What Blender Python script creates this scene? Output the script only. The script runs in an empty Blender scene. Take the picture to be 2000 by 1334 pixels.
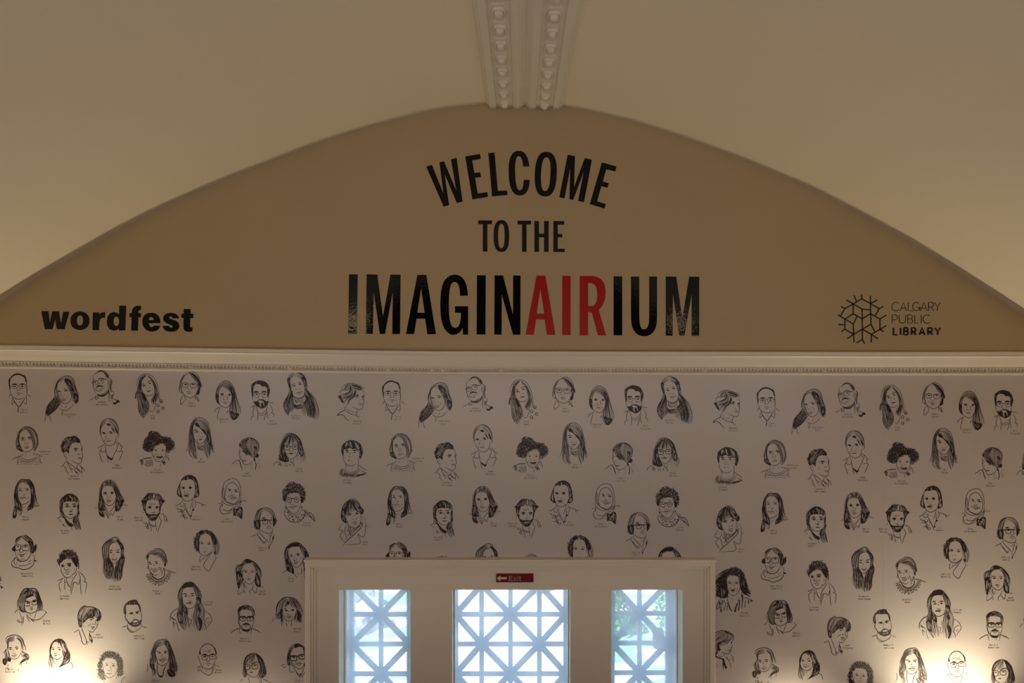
import bpy, bmesh, math, random, re
from mathutils import Vector
from mathutils.geometry import tessellate_polygon
PI = math.pi
S = bpy.context.scene
C = S.collection
# ------------------------------------------------------------------ camera, world, lights, exposure
EYE = 3.9            # eye height, metres (the photographer stands on the stair landing)
DIST = 4.0           # distance from camera to the mural wall (wall plane is y = 0)
FPX = 1200.0         # focal length in pixels of the 2000 px wide frame
CX, CY = 1015.0, 664.0
cam_d = bpy.data.cameras.new('camera')
cam = bpy.data.objects.new('camera', cam_d); C.objects.link(cam)
cam.location = (0, -DIST, EYE); cam.rotation_euler = (PI/2, 0, 0)
cam_d.sensor_width = 36; cam_d.lens = FPX/2000*36
cam_d.shift_x = -(CX-1000)/2000; cam_d.shift_y = (CY-667)/2000
cam_d.clip_start = 0.05; cam_d.clip_end = 200
S.camera = cam
S.view_settings.view_transform = 'Standard'; S.view_settings.look = 'None'
S.view_settings.gamma = 1; S.view_settings.use_curve_mapping = False
S.view_settings.exposure = 0.0
S.cycles.use_denoising = True; S.cycles.denoising_prefilter = 'ACCURATE'; S.cycles.denoising_input_passes = 'RGB_ALBEDO_NORMAL'
S.cycles.use_adaptive_sampling = False
S.cycles.max_bounces = 8; S.cycles.diffuse_bounces = 5; S.cycles.transparent_max_bounces = 12
S.cycles.sample_clamp_indirect = 6

w = bpy.data.worlds.new('sky'); S.world = w; w.use_nodes = True
nt = w.node_tree; bg = nt.nodes['Background']
sky = nt.nodes.new('ShaderNodeTexSky'); sky.sky_type = 'HOSEK_WILKIE'
sky.sun_direction = Vector((-0.5, -0.25, 0.8)).normalized(); sky.turbidity = 5.0; sky.ground_albedo = 0.4
nt.links.new(sky.outputs[0], bg.inputs[0]); bg.inputs[1].default_value = 14.0

X_ = lambda px: (px-CX)*DIST/FPX
Z_ = lambda py: EYE+(CY-py)*DIST/FPX
def light(name, kind, loc, energy, color, rot=(0, 0, 0), **kw):
    d = bpy.data.lights.new(name, kind); d.energy = energy; d.color = color
    for k, v in kw.items(): setattr(d, k, v)
    o = bpy.data.objects.new(name, d); C.objects.link(o); o.location = loc; o.rotation_euler = rot
    return o
light('sun', 'SUN', (0, 12, 12), 22, (1, .96, .88), (math.radians(14), math.radians(-32), 0), angle=0.02)
# cool fill lights added along both side walls, behind the camera
for sx, nm in ((-3.6, 'left'), (3.35, 'right')):
    light('daylight_side_window_'+nm, 'AREA', (sx, -4.9, 3.3), 27, (.84, .90, 1.0), (0, -PI/2 if sx < 0 else PI/2, 0), shape='RECTANGLE', size=1.3, size_y=2.6)
# warm fill light added before the closed back wall to lift the ambient level
light('hall_opening', 'AREA', (0, -7.85, 2.95), 75, (1.0, .87, .70), (PI/2, 0, 0), shape='RECTANGLE', size=5.2, size_y=1.0)
WARM = (1.0, .75, .46)
# pendant lamps of the hall (their globes are built further down)
PEND = [(-3.15, -7.55, 4.30), (3.05, -7.55, 4.30)]
# wall uplights just below the frame on both sides of the doors
SCON = [(-3.03, -.17, 1.33), (2.78, -.17, 1.33)]
for p in SCON: light('uplight_lamp_light', 'SPOT', p, 108, (1.0, .87, .60), (PI-math.radians(14), 0, 0), shadow_soft_size=.05, spot_size=math.radians(125), spot_blend=1.0)

# two small lantern lamps nearer the doors, just below the photo's edge
LANT = [(X_(455), -.13, Z_(1440)), (X_(1548), -.13, Z_(1412))]
for p in LANT: light('lantern_lamp_light', 'POINT', p, 9, (1.0, .84, .58), shadow_soft_size=.025)

# ------------------------------------------------------------------ helpers
def X(px, y=0.0): return (px-CX)*(DIST+y)/FPX          # metres from photo column at depth y
def Z(py, y=0.0): return EYE+(CY-py)*(DIST+y)/FPX
U = DIST/FPX                                            # metres per photo pixel on the wall

def mat(name, col, rough=.6, spec=.4, bump=None, metal=0, noise=None, emit=None, trans=None):
    m = bpy.data.materials.new(name); m.use_nodes = True
    n = m.node_tree; b = n.nodes['Principled BSDF']
    b.inputs['Base Color'].default_value = (*col, 1); b.inputs['Roughness'].default_value = rough
    b.inputs['Specular IOR Level'].default_value = spec; b.inputs['Metallic'].default_value = metal
    tc = n.nodes.new('ShaderNodeTexCoord')
    geo = n.nodes.new('ShaderNodeNewGeometry')
    if noise:
        sc, amt = noise
        t = n.nodes.new('ShaderNodeTexNoise'); t.inputs['Scale'].default_value = sc; t.inputs['Detail'].default_value = 5
        n.links.new(geo.outputs['Position'], t.inputs['Vector'])
        mx = n.nodes.new('ShaderNodeMix'); mx.data_type = 'RGBA'
        mx.inputs['A'].default_value = (*[c*(1-amt) for c in col], 1); mx.inputs['B'].default_value = (*[min(1, c*(1+amt)) for c in col], 1)
        n.links.new(t.outputs['Fac'], mx.inputs['Factor']); n.links.new(mx.outputs['Result'], b.inputs['Base Color'])
    if bump:
        sc, st, di = bump
        t = n.nodes.new('ShaderNodeTexNoise'); t.inputs['Scale'].default_value = sc; t.inputs['Detail'].default_value = 3
        n.links.new(geo.outputs['Position'], t.inputs['Vector'])
        bp = n.nodes.new('ShaderNodeBump'); bp.inputs['Strength'].default_value = st; bp.inputs['Distance'].default_value = di
        n.links.new(t.outputs['Fac'], bp.inputs['Height']); n.links.new(bp.outputs[0], b.inputs['Normal'])
    if emit:
        b.inputs['Emission Color'].default_value = (*emit[0], 1); b.inputs['Emission Strength'].default_value = emit[1]
    return m
M = {
 'ceiling': mat('cream ceiling plaster', (.685, .592, .462), .85, .2, bump=(90, .25, .002), noise=(1.2, .03)),
 'tan': mat('tan wall paint', (.42, .315, .19), .85, .15, bump=(120, .25, .0015), noise=(1.5, .04)),
 'side': mat('hall wall paint', (.62, .53, .42), .85, .2),
 'panel': mat('dark wood panelling', (.045, .028, .018), .6, .3, noise=(4, .3)),  # back wall colour darkened so the glossy letters reflect little light
 'floor': mat('stone floor', (.34, .29, .24), .5, .4, noise=(3, .15)),
 'trim': mat('cream trim paint', (.65, .58, .485), .5, .35, bump=(60, .2, .001), noise=(4, .03)),
 'paper': mat('vinyl wallpaper', (.465, .412, .395), .32, .5, bump=(85, .28, .0010), noise=(1.5, .02)),
 'ink': mat('printed black ink', (.022, .010, .009), .42, .35, bump=(95, .35, .0016)),
 'ink2': mat('printed caption ink', (.11, .08, .07), .42, .35),
 'vinyl': mat('black vinyl', (.003, .0025, .003), .07, .26, bump=(60, .22, .0016)),
 'red': mat('red vinyl', (.34, .010, .004), .3, .12, bump=(150, .4, .001)),
 'logo': mat('dark brown vinyl', (.012, .004, .003), .4, .4),
 'sign': mat('dark red sign plastic', (.15, .003, .008), .35, .4),
 'signtext': mat('pale pink sign print', (.62, .44, .44), .5, .3),
 'alu': mat('pale lattice paint', (.62, .63, .64), .5, .4),
 'seal': mat('black rubber seal', (.02, .02, .02), .6, .3),
 'brass': mat('dark bronze metal', (.12, .08, .04), .35, .5, metal=.9),
 'grass': mat('lawn grass', (.19, .36, .25), .9, .1, noise=(2.5, .45), bump=(60, .6, .02)),
 'signtext2': mat('dim pink sign print', (.33, .19, .20), .5, .3),
 'path': mat('pale concrete path', (.70, .70, .70), .85, .2, noise=(3, .08)),
 'rock': mat('grey granite', (.30, .31, .38), .85, .2, noise=(6, .3), bump=(14, .6, .05)),
 'leaf': mat('hedge leaves', (.10, .25, .07), .6, .3, noise=(9, .4)),
 'flower': mat('red petals', (.75, .16, .12), .6, .3),
 'bark': mat('bark', (.12, .09, .07), .9, .1),
 'globe': mat('opal glass globe', (.9, .8, .6), .3, .4, emit=((1, .72, .42), 9.0)),
}
# dusty glass: mostly clear, scatters a little of the outdoor light
g = bpy.data.materials.new('dusty glass'); g.use_nodes = True; n = g.node_tree; n.nodes.clear()
o_ = n.nodes.new('ShaderNodeOutputMaterial'); tr = n.nodes.new('ShaderNodeBsdfTransparent'); tl = n.nodes.new('ShaderNodeBsdfTranslucent')
gl = n.nodes.new('ShaderNodeBsdfGlossy'); m1 = n.nodes.new('ShaderNodeMixShader'); m2 = n.nodes.new('ShaderNodeMixShader')
tl.inputs[0].default_value = (.80, .88, 1.0, 1); tr.inputs[0].default_value = (.95, .97, .98, 1); gl.inputs['Roughness'].default_value = .05
tx = n.nodes.new('ShaderNodeTexNoise'); tx.inputs['Scale'].default_value = 2.5; mr = n.nodes.new('ShaderNodeMapRange')
ge = n.nodes.new('ShaderNodeNewGeometry'); n.links.new(ge.outputs['Position'], tx.inputs['Vector'])
mr.inputs['To Min'].default_value = .30; mr.inputs['To Max'].default_value = .44
n.links.new(tx.outputs['Fac'], mr.inputs['Value']); n.links.new(mr.outputs[0], m1.inputs[0])
n.links.new(tr.outputs[0], m1.inputs[1]); n.links.new(tl.outputs[0], m1.inputs[2]); m2.inputs[0].default_value = .03
n.links.new(m1.outputs[0], m2.inputs[1]); n.links.new(gl.outputs[0], m2.inputs[2]); n.links.new(m2.outputs[0], o_.inputs[0])
M['glass'] = g
# lawn broken by pale gravel drifts
gm = M['grass'].node_tree; ns = gm.nodes
tn = ns.new('ShaderNodeTexNoise'); tn.inputs['Scale'].default_value = 1.0; tn.inputs['Detail'].default_value = 4
mp = ns.new('ShaderNodeMapping'); mp.inputs['Scale'].default_value = (1.0, 3.2, 1); gp = ns.new('ShaderNodeNewGeometry')
gm.links.new(gp.outputs['Position'], mp.inputs['Vector']); gm.links.new(mp.outputs[0], tn.inputs['Vector'])
rp = ns.new('ShaderNodeMapRange'); rp.inputs['From Min'].default_value = .47; rp.inputs['From Max'].default_value = .55
gm.links.new(tn.outputs['Fac'], rp.inputs['Value'])
old = ns['Principled BSDF'].inputs['Base Color'].links[0].from_socket
mx = ns.new('ShaderNodeMix'); mx.data_type = 'RGBA'; gm.links.new(rp.outputs[0], mx.inputs['Factor']); gm.links.new(old, mx.inputs['A']); mx.inputs['B'].default_value = (.8, .8, .78, 1)
gm.links.new(mx.outputs['Result'], ns['Principled BSDF'].inputs['Base Color'])

def link_mesh(name, verts, faces, m, parent=None, smooth=False, loc=None, **props):
    me = bpy.data.meshes.new(name); me.from_pydata(verts, [], faces); me.update()
    for mm in (m if isinstance(m, list) else [m]): me.materials.append(mm)
    if smooth: me.polygons.foreach_set('use_smooth', [True]*len(me.polygons))
    o = bpy.data.objects.new(name, me); C.objects.link(o)
    if parent: o.parent = parent
    if loc: o.location = loc
    for k, v in props.items(): o[k] = v
    return o
def thing(name, loc, label=None, cat=None, group=None, kind=None):
    o = bpy.data.objects.new(name, None); C.objects.link(o); o.location = loc; o.empty_display_size = .1
    if label: o['label'] = label
    if cat: o['category'] = cat
    if group: o['group'] = group
    if kind: o['kind'] = kind
    return o
def box(x0, x1, y0, y1, z0, z1, base=None):
    V = [(x, y, z) for x in (x0, x1) for y in (y0, y1) for z in (z0, z1)]
    b = len(base[0]) if base else 0
    F = [(0, 1, 3, 2), (4, 6, 7, 5), (0, 4, 5, 1), (2, 3, 7, 6), (0, 2, 6, 4), (1, 5, 7, 3)]
    F = [tuple(i+b for i in f) for f in F]
    if base: base[0].extend(V); base[1].extend(F); return base
    return (V, F)
def bevel(o, w=.003, seg=2):
    md = o.modifiers.new('bevel', 'BEVEL'); md.width = w; md.segments = seg; md.limit_method = 'ANGLE'
    return o
def boxo(name, x0, x1, y0, y1, z0, z1, m, parent=None, bv=.003, **kw):
    v, f = box(x0, x1, y0, y1, z0, z1)
    if parent is not None:
        P = parent.location if parent.parent is None else parent.location+parent.parent.location
        v = [(a-P.x, b-P.y, c-P.z) for a, b, c in v]
    o = link_mesh(name, v, f, m, parent, **kw)
    return bevel(o, bv) if bv else o
def prism(poly, y0, y1, holes=(), loc=(0, 0, 0)):
    """polygon in the x-z plane (metres) with holes, extruded from y0 (front) to y1 (back)"""
    loops = [list(poly)]+[list(h) for h in holes]
    tri = tessellate_polygon([[Vector((p[0], p[1], 0)) for p in l] for l in loops])
    pts = [p for l in loops for p in l]; n = len(pts)
    V = [(p[0]-loc[0], y0-loc[1], p[1]-loc[2]) for p in pts]+[(p[0]-loc[0], y1-loc[1], p[1]-loc[2]) for p in pts]
    F = []
    for a, b, c in tri:
        A, B, D = pts[a], pts[b], pts[c]
        s = (B[0]-A[0])*(D[1]-A[1])-(B[1]-A[1])*(D[0]-A[0])
        if s < 0: a, b, c = a, c, b
        F.append((a, b, c)); F.append((a+n, c+n, b+n))
    k = 0
    for l in loops:
        ar = sum(l[i][0]*l[(i+1) % len(l)][1]-l[(i+1) % len(l)][0]*l[i][1] for i in range(len(l)))
        for i in range(len(l)):
            a, b = k+i, k+(i+1) % len(l)
            F.append((a, a+n, b+n, b) if ar > 0 else (a, b, b+n, a+n))
        k += len(l)
    return V, F
def lerp_tab(tab, x):
    if x <= tab[0][0]:
        (a, b), (c, d) = tab[0], tab[1]
    elif x >= tab[-1][0]:
        (a, b), (c, d) = tab[-2], tab[-1]
    else:
        for i in range(len(tab)-1):
            if tab[i][0] <= x <= tab[i+1][0]: (a, b), (c, d) = tab[i], tab[i+1]; break
    return b+(d-b)*(x-a)/(c-a)
def catmull(P, step=1.6, closed=False):
    if len(P) < 3 and not closed:
        n = max(1, int(math.dist(P[0], P[-1])/3)); a, b = P[0], P[-1]
        return [(a[0]+(b[0]-a[0])*i/n, a[1]+(b[1]-a[1])*i/n) for i in range(n+1)]
    n = len(P); out = []
    rng = range(n) if closed else range(n-1)
    for i in rng:
        if closed: p0, p1, p2, p3 = P[i-1], P[i], P[(i+1) % n], P[(i+2) % n]
        else: p0, p1, p2, p3 = P[max(i-1, 0)], P[i], P[i+1], P[min(i+2, n-1)]
        k = max(1, min(8, int(math.dist(p1, p2)/step)))
        for j in range(k):
            t = j/k; t2 = t*t; t3 = t2*t
            out.append(tuple(.5*((2*p1[q])+(-p0[q]+p2[q])*t+(2*p0[q]-5*p1[q]+4*p2[q]-p3[q])*t2+(-p0[q]+3*p1[q]-3*p2[q]+p3[q])*t3) for q in (0, 1)))
    if not closed: out.append(P[-1])
    return out
# ------------------------------------------------------------------ the hall
VAULT = [(-165, 700), (-80, 643), (0, 590), (60, 551), (120, 515), (185, 477), (250, 440), (315, 407), (380, 377.5), (450, 347), (520, 320), (610, 285),
         (700, 255), (775, 234), (850, 216), (905, 208), (950, 204), (1000, 203), (1050, 203.5), (1100, 208), (1175, 223), (1250, 242), (1350, 275),
         (1450, 312), (1515, 339), (1580, 367), (1665, 411), (1750, 457), (1825, 502), (1900, 550), (1950, 583), (2000, 617), (2060, 659), (2115, 699)]
VS = catmull(VAULT, 12)
CORN = [(-200, 671), (0, 674.2), (150, 676.5), (300, 678.7), (600, 683), (850, 686.2), (1150, 686.8), (1700, 687.7), (2000, 687.5), (2200, 687.2)]
XL, XR = X(-165), X(2115)
YB = -8.0
OX0, OX1, OZ = X(622), X(1371), Z(1112)         # masonry opening of the three doors
wall = thing('wall_front', (0, 0, 0), kind='structure')
poly = [(X(px), Z(py)) for px, py in VS]
poly = poly+[(XR, 0), (OX1, 0), (OX1, OZ), (OX0, OZ), (OX0, 0), (XL, 0)]
v, f = prism(poly, 0, .36)
link_mesh('wall_surface', v, f, M['tan'], wall, kind='structure')
# vault
V, F = [], []
ys = [0]+[YB*i/8 for i in range(1, 9)]
for y in ys: V += [(X(px), y, Z(py)) for px, py in VS]
n = len(VS)
for j in range(len(ys)-1):
    for i in range(n-1):
        a = j*n+i; F.append((a, a+1, a+n+1, a+n))
o = link_mesh('ceiling', V, F, M['ceiling'], smooth=True, kind='structure')
md = o.modifiers.new('s', 'SOLIDIFY'); md.thickness = .15; md.offset = -1; md.use_rim = False
o['kind'] = 'structure'
zl, zr = Z(700), Z(699)
boxo('wall_left', XL-.2, XL, YB, .36, 0, zl+.05, M['side'], bv=0, kind='structure')
boxo('wall_right', XR, XR+.2, YB, .36, 0, zr+.05, M['side'], bv=0, kind='structure')
boxo('wall_back', XL-.2, XR+.2, YB-.2, YB, 0, 6.2, M['panel'], bv=0, kind='structure')
boxo('floor', XL-.2, XR+.2, YB-.2, .36, -.15, 0, M['floor'], bv=0, kind='structure')
boxo('floor_landing', XL, XR, YB, -3.3, 2.1, 2.3, M['floor'], bv=0, kind='structure')

# ------------------------------------------------------------------ cornice between tympanum and wallpaper
corn = thing('trim_1', (0, 0, 0), kind='structure'); corn['label'] = 'long cream plaster cornice with a beaded edge above the portrait wallpaper'
def sweep(name, prof, x0, x1, step=20, m=None):
    """prof: list of (projection m, px below cornice top); swept along the slightly bowed line"""
    xs = [x0+(x1-x0)*i/int((x1-x0)/step) for i in range(int((x1-x0)/step)+1)]
    V, F = [], []; k = len(prof)
    for px in xs:
        t = lerp_tab(CORN, px)
        V += [(X(px), -p, Z(t+d)) for p, d in prof]
    for i in range(len(xs)-1):
        for j in range(k-1):
            a = i*k+j; F.append((a, a+1, a+k+1, a+k))
    return link_mesh(name, V, F, m or M['trim'], corn)
sweep('crown_moulding', [(0, -1), (.085, -.6), (.088, 0), (.088, 5.2), (.084, 5.6), (.084, 6.4), (.087, 6.8), (.087, 8), (.080, 10), (.072, 16), (.066, 22), (.060, 27), (.057, 29.5),
       (.052, 30), (.052, 31)], -180, 2130)
sweep('bead_channel', [(.052, 31), (.058, 31.3), (.058, 32.6), (.034, 33), (.034, 39.2), (.050, 39.6), (.050, 43.2), (.046, 44.2), (.0, 44.4)], -180, 2130)
# rope of small beads: two staggered rows, far too many to count one by one
random.seed(5)
ico = bmesh.new(); bmesh.ops.create_icosphere(ico, subdivisions=1, radius=1)
iv = [tuple(q.co) for q in ico.verts]; iF = [tuple(q.index for q in ff.verts) for ff in ico.faces]; ico.free()
V, F = [], []
px = -150
while px < 2110:
    t = lerp_tab(CORN, px)
    if random.random() > .04:
        b = len(V); cx, cz = X(px), Z(t+37.2)
        V += [(cx+a*2.7*U-c*1.5*U, -.040+b_*.010, cz+c*1.75*U) for a, b_, c in iv]; F += [tuple(i+b for i in ff) for ff in iF]
    if random.random() > .04:
        v_, f_ = box(X(px-1.9), X(px+1.9), -.051, -.03, Z(t+34.9), Z(t+32.9)); b = len(V); V += v_; F += [tuple(i+b for i in ff) for ff in f_]
    px += 6.6
link_mesh('bead', V, F, M['trim'], corn, kind='stuff')

# ------------------------------------------------------------------ moulded rib along the crown of the vault
rib = thing('trim_2', (X(1024), 0, Z(210)), kind='structure'); rib['label'] = 'moulded plaster rib with two rows of egg ornaments along the vault crown'
RP = [(948, 198), (951, 204.5), (952, 207), (955, 208.5), (956.5, 211), (958, 213), (969, 213.2), (969.6, 211), (970.4, 209.6), (1001.4, 210), (1002.2, 212), (1005, 214), (1009, 215.6), (1013, 215.4), (1017, 213), (1020, 209.5),
      (1024.5, 206.8), (1029, 209.8), (1032, 213.4), (1036, 215.8), (1041, 216), (1045, 214.4), (1046.5, 212.4), (1047.4, 210.6), (1079, 211.2), (1079.8, 213.6), (1081, 214.8), (1091, 215.4), (1092.5, 213),
      (1095, 212), (1096.5, 209.6), (1099, 208.6), (1100, 207), (1103, 201)]
P0 = rib.location
V, F = [], []
for y in (0.0, -2.0, -4.0, -6.0, YB): V += [(X(a)-P0.x, y, Z(b)-P0.z) for a, b in RP]
k = len(RP)
for j in range(4):
    for i in range(k-1): a = j*k+i; F.append((a, a+1, a+k+1, a+k))
link_mesh('rib_moulding', V, F, M['trim'], rib)
# egg ornament: a rounded block with a raised rim, hanging below the band
def egg_mesh():
    V, F = [], []
    L_, W_ = .050, .031
    rings = [(1, 0), (1.0, -.010), (.88, -.015), (.80, -.009), (.70, -.009), (.58, -.018), (.30, -.024), (.0, -.025)]
    N = 16
    for s, z in rings:
        for i in range(N):
            a = 2*PI*i/N; ca, sa = math.cos(a), math.sin(a)
            e = 2/3.4
            V.append((W_*s*math.copysign(abs(ca)**e, ca), L_*s*math.copysign(abs(sa)**e, sa), z))
    for j in range(len(rings)-1):
        for i in range(N):
            F.append((j*N+i, j*N+(i+1) % N, (j+1)*N+(i+1) % N, (j+1)*N+i))
    me = bpy.data.meshes.new('egg_ornament'); me.from_pydata(V, [], F); me.update(); me.materials.append(M['trim'])
    me.polygons.foreach_set('use_smooth', [True]*len(me.polygons)); return me
def dart_mesh():
    V, F = [], []
    for k2, (s, z) in enumerate(((1, 0), (.8, -.006), (.3, -.008))):
        for a, b in ((-1, -1), (1, -1), (1, 1), (-1, 1)): V.append((.034*s*a, .012*s*b, z))
    for j in range(2):
        for i in range(4): F.append((j*4+i, j*4+(i+1) % 4, (j+1)*4+(i+1) % 4, (j+1)*4+i))
    F.append((8, 9, 10, 11))
    me = bpy.data.meshes.new('spacer_leaf'); me.from_pydata(V, [], F); me.update(); me.materials.append(M['trim']); return me
EM, DM = egg_mesh(), dart_mesh()
for side, (bx, by, off) in enumerate(((985.8, 209.8, .055), (1063, 210.9, .030))):
    for i in range(24):
        y = -off-.158*i
        o = bpy.data.objects.new('egg_ornament', EM); C.objects.link(o); o.parent = rib; o.location = (X(bx)-P0.x, y, Z(by)-P0.z)
        o = bpy.data.objects.new('spacer_leaf', DM); C.objects.link(o); o.parent = rib; o.location = (X(bx)-P0.x, y-.079, Z(by)-P0.z)

# ------------------------------------------------------------------ door surround
fr = thing('door_frame', (X(997), 0, 0), 'wide cream door surround with moulded casing and three glazed openings', 'door frame')
fr['kind'] = 'structure'
def fb(name, x0, x1, p0, p1, y0, y1, bv=.002, m=None):
    """box from photo columns x0..x1, photo rows p0 (top)..p1 on the wall plane; depths y0..y1. p1 None = floor"""
    return boxo(name, X(x0), X(x1), y0, y1, Z(p1) if p1 else 0.0, Z(p0), m or M['trim'], fr, bv)
fb('cap_moulding', 598.5, 1394.5, 1087.5, 1091.5, -.060, .0, .004)
fb('casing', 600, 1393, 1091.5, 1101.5, -.045, .0)
fb('casing', 600, 610.5, 1101.5, None, -.045, .0)
fb('casing', 1382.5, 1393, 1101.5, None, -.045, .0)
for a, b, yy in ((1101.5, 1106, -.036), (1106, 1110.5, -.027)):
    d = a-1101.5; e = b-a
    fb('inner_bead', 610.5+d, 1382.5-d, a, b, yy, 0.0, .0025)
    fb('inner_bead', 610.5+d, 610.5+d+e, b, None, yy, 0.0, .0025)
    fb('inner_bead', 1382.5-d-e, 1382.5-d, b, None, yy, 0.0, .0025)
fb('header_panel', 619.5, 1373.5, 1110.5, 1150, -.018, .12)
fb('jamb_panel', 619.5, 663, 1150, None, -.016, .06)
fb('jamb_panel', 1332, 1373.5, 1150, None, -.016, .06)
fb('mullion', 802.5, 883.5, 1150, None, -.012, .09)
fb('mullion', 1113.5, 1193.5, 1150, None, -.012, .09)
fb('mullion_cap', 801.5, 884.5, 1147.5, 1151.5, -.022, -.01, .002)
fb('mullion_cap', 1112.5, 1194.5, 1147.5, 1151.5, -.022, -.01, .002)
# door leaves set back in the surround; each has frame, glass and a lattice of bars
YL = .26                                  # depth of the lattice
def XD(px): return X(px, YL)
def lattice_door(name, x0, x1, colpx, rows0, star0, label, order):
    """x0,x1: photo columns of the clear opening; colpx: columns of vertical bars incl. stiles"""
    d = thing(name, ((X(x0)+X(x1))/2, YL, 0), kind='structure'); d['label'] = label
    P = d.location
    def b(nm, xa, xb, ya, yb, za, zb, m=M['alu'], bv=.003): return boxo(nm, xa, xb, ya, yb, za, zb, m, d, bv)
    zt = Z(1140, YL); zb = .55
    xa, xb = XD(colpx[0]), XD(colpx[-1]); sw = .036
    # stepped jambs between the surround and the leaf
    zz = Z(1150)
    for sgn, xe, xs in ((-1, X(x0), xa), (1, X(x1), xb)):
        e0 = xe+sgn*.02
        def jb(nm, wx, ya, yb, m=M['trim']):
            A, B = sorted((xe-sgn*wx, xe+sgn*.09)); b(nm, A, B, ya, yb, 0, zz+.05, m, .003)
        jb('jamb', 0.0, .06, .105); jb('jamb_stop', .006, .105, .125); jb('seal', -.004, .125, .140, M['seal']); jb('jamb', .002, .140, .235, M['alu'])
    stile_l = (min(xa-sw/2-.07, X(x0)-.05), xa+sw/2); stile_r = (xb-sw/2, max(xb+sw/2+.07, X(x1)+.05))
    b('stile', *stile_l, YL, YL+.05, 0, zt+.12); b('stile', *stile_r, YL, YL+.05, 0, zt+.12)
    b('top_rail', stile_l[0], stile_r[1], YL, YL+.05, zt+.01, zt+.14); b('bottom_panel', stile_l[1], stile_r[0], YL+.005, YL+.045, 0, zb)
    for c in colpx[1:-1]: b('vertical_bar', XD(c)-.017, XD(c)+.017, YL+.006, YL+.020, zb, zt+.02)
    pitch = (XD(colpx[2])-XD(colpx[1])) if len(colpx) > 3 else XD(colpx[1])-XD(colpx[0])
    cell = 58.2*(DIST+YL)/FPX
    zr = []; r = Z(rows0, YL)
    while r > zb+.05: zr.append(r); r -= cell
    for r in zr: b('horizontal_bar', xa+sw/2-.002, xb-sw/2+.002, YL+.008, YL+.019, r-.017, r+.017)
    # diagonals: every cell carries one diagonal; cells alternate so that they meet in eight-pointed stars
    edges = [zr[0]+cell]+zr+[max(zr[-1]-cell, zb)]
    for i in range(len(colpx)-1):
        for j in range(len(edges)-1):
            X0, X1 = XD(colpx[i]), XD(colpx[i+1]); Z0, Z1 = edges[j], edges[j+1]
            # node (i,j) is a star when (i+j+star0) is even -> diagonal leaves it
            if (i+j+star0) % 2 == 0: p, q = (X0, Z0), (X1, Z1)
            else: p, q = (X1, Z0), (X0, Z1)
            dx, dz = q[0]-p[0], q[1]-p[1]; L = math.hypot(dx, dz); nx, nz = -dz/L*.021, dx/L*.021
            pts = [(p[0]+nx, p[1]+nz), (q[0]+nx, q[1]+nz), (q[0]-nx, q[1]-nz), (p[0]-nx, p[1]-nz)]
            v, f = prism(pts, YL+.009, YL+.018, loc=P)
            bevel(link_mesh('diagonal_bar', v, f, M['alu'], d), .002, 1)
    # star bosses
    for i in range(len(colpx)):
        for j in range(len(edges)):
            if (i+j+star0) % 2 == 0 and 0 < i < len(colpx)-1:
                cx, cz = XD(colpx[i]), edges[j]; R = .040
                pts = [(cx+R*math.cos(PI/8+k*PI/4), cz+R*math.sin(PI/8+k*PI/4)) for k in range(8)]
                v, f = prism(pts, YL+.005, YL+.021, loc=P)
                bevel(link_mesh('star_boss', v, f, M['alu'], d), .006, 2)
    b('glass_pane', X(x0)+.003, X(x1)-.003, .150, .154, .02, Z(1150)+.04, M['glass'], 0)
    return d
lattice_door('door_1', 663, 802.5, [686, 743.5, 799], 1201.5, 0, 'left-hand narrow lattice door leaf showing lawn and rock', 0)
lattice_door('door_2', 883.5, 1113.5, [889.5, 940.5, 997, 1053.5, 1105.5], 1201.5, 1, 'wide middle lattice door leaf showing pale path', 1)
lattice_door('door_3', 1193.5, 1332, [1196, 1249.5, 1305], 1199.5, 0, 'right-hand narrow lattice door leaf showing hedge', 2)

# exit sign on the header
sg = thing('exit_sign', (X(1005), -.018, Z(1126)), 'small dark red Exit sign with a left arrow over the middle door', 'sign')
boxo('sign_plate', X(969.4), X(1041.6), -.030, -.0175, Z(1134), Z(1117.5), M['sign'], sg, .002)
def flat(name, poly, m, parent, y, th=.0015, holes=()):
    P = parent.location
    v, f = prism([(X(a), Z(b)) for a, b in poly], y-th, y, [[(X(a), Z(b)) for a, b in h] for h in holes], loc=P)
    return link_mesh(name, v, f, m, parent)
flat('arrow', [(970.4, 1126), (976.6, 1121), (979, 1121.6), (975.6, 1124.2), (990, 1123.6), (990, 1127.6), (975.6, 1127.8), (978, 1130.3), (976.4, 1131), ], M['signtext'], sg, -.030)
flat('letter', [(994, 1121.3), (1001.2, 1121.3), (1001.2, 1123), (996, 1123), (996, 1125.3), (1000.8, 1125.3), (1000.8, 1127), (996, 1127), (996, 1129.4), (1001.6, 1129.4), (1001.6, 1131), (994, 1131)], M['signtext2'], sg, -.030)
flat('letter', [(1002.6, 1123.8), (1004.6, 1123.8), (1006, 1126), (1007.4, 1123.8), (1009.2, 1123.8), (1007, 1127.3), (1009.3, 1131), (1007.3, 1131), (1005.9, 1128.7), (1004.4, 1131), (1002.5, 1131), (1004.9, 1127.3)], M['signtext2'], sg, -.030)
flat('letter', [(1010.6, 1123.8), (1012.3, 1123.8), (1012.3, 1131), (1010.6, 1131)], M['signtext2'], sg, -.030)
flat('letter', [(1010.6, 1121.3), (1012.3, 1121.3), (1012.3, 1122.8), (1010.6, 1122.8)], M['signtext2'], sg, -.030)
flat('letter', [(1014.6, 1121.8), (1016.4, 1121.8), (1016.4, 1123.8), (1018, 1123.8), (1018, 1125.2), (1016.4, 1125.2), (1016.4, 1129), (1018, 1129.4), (1018, 1131), (1015.6, 1131), (1014.6, 1130), (1014.6, 1125.2), (1013.6, 1125.2), (1013.6, 1123.8), (1014.6, 1123.8)], M['signtext2'], sg, -.030)
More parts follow.
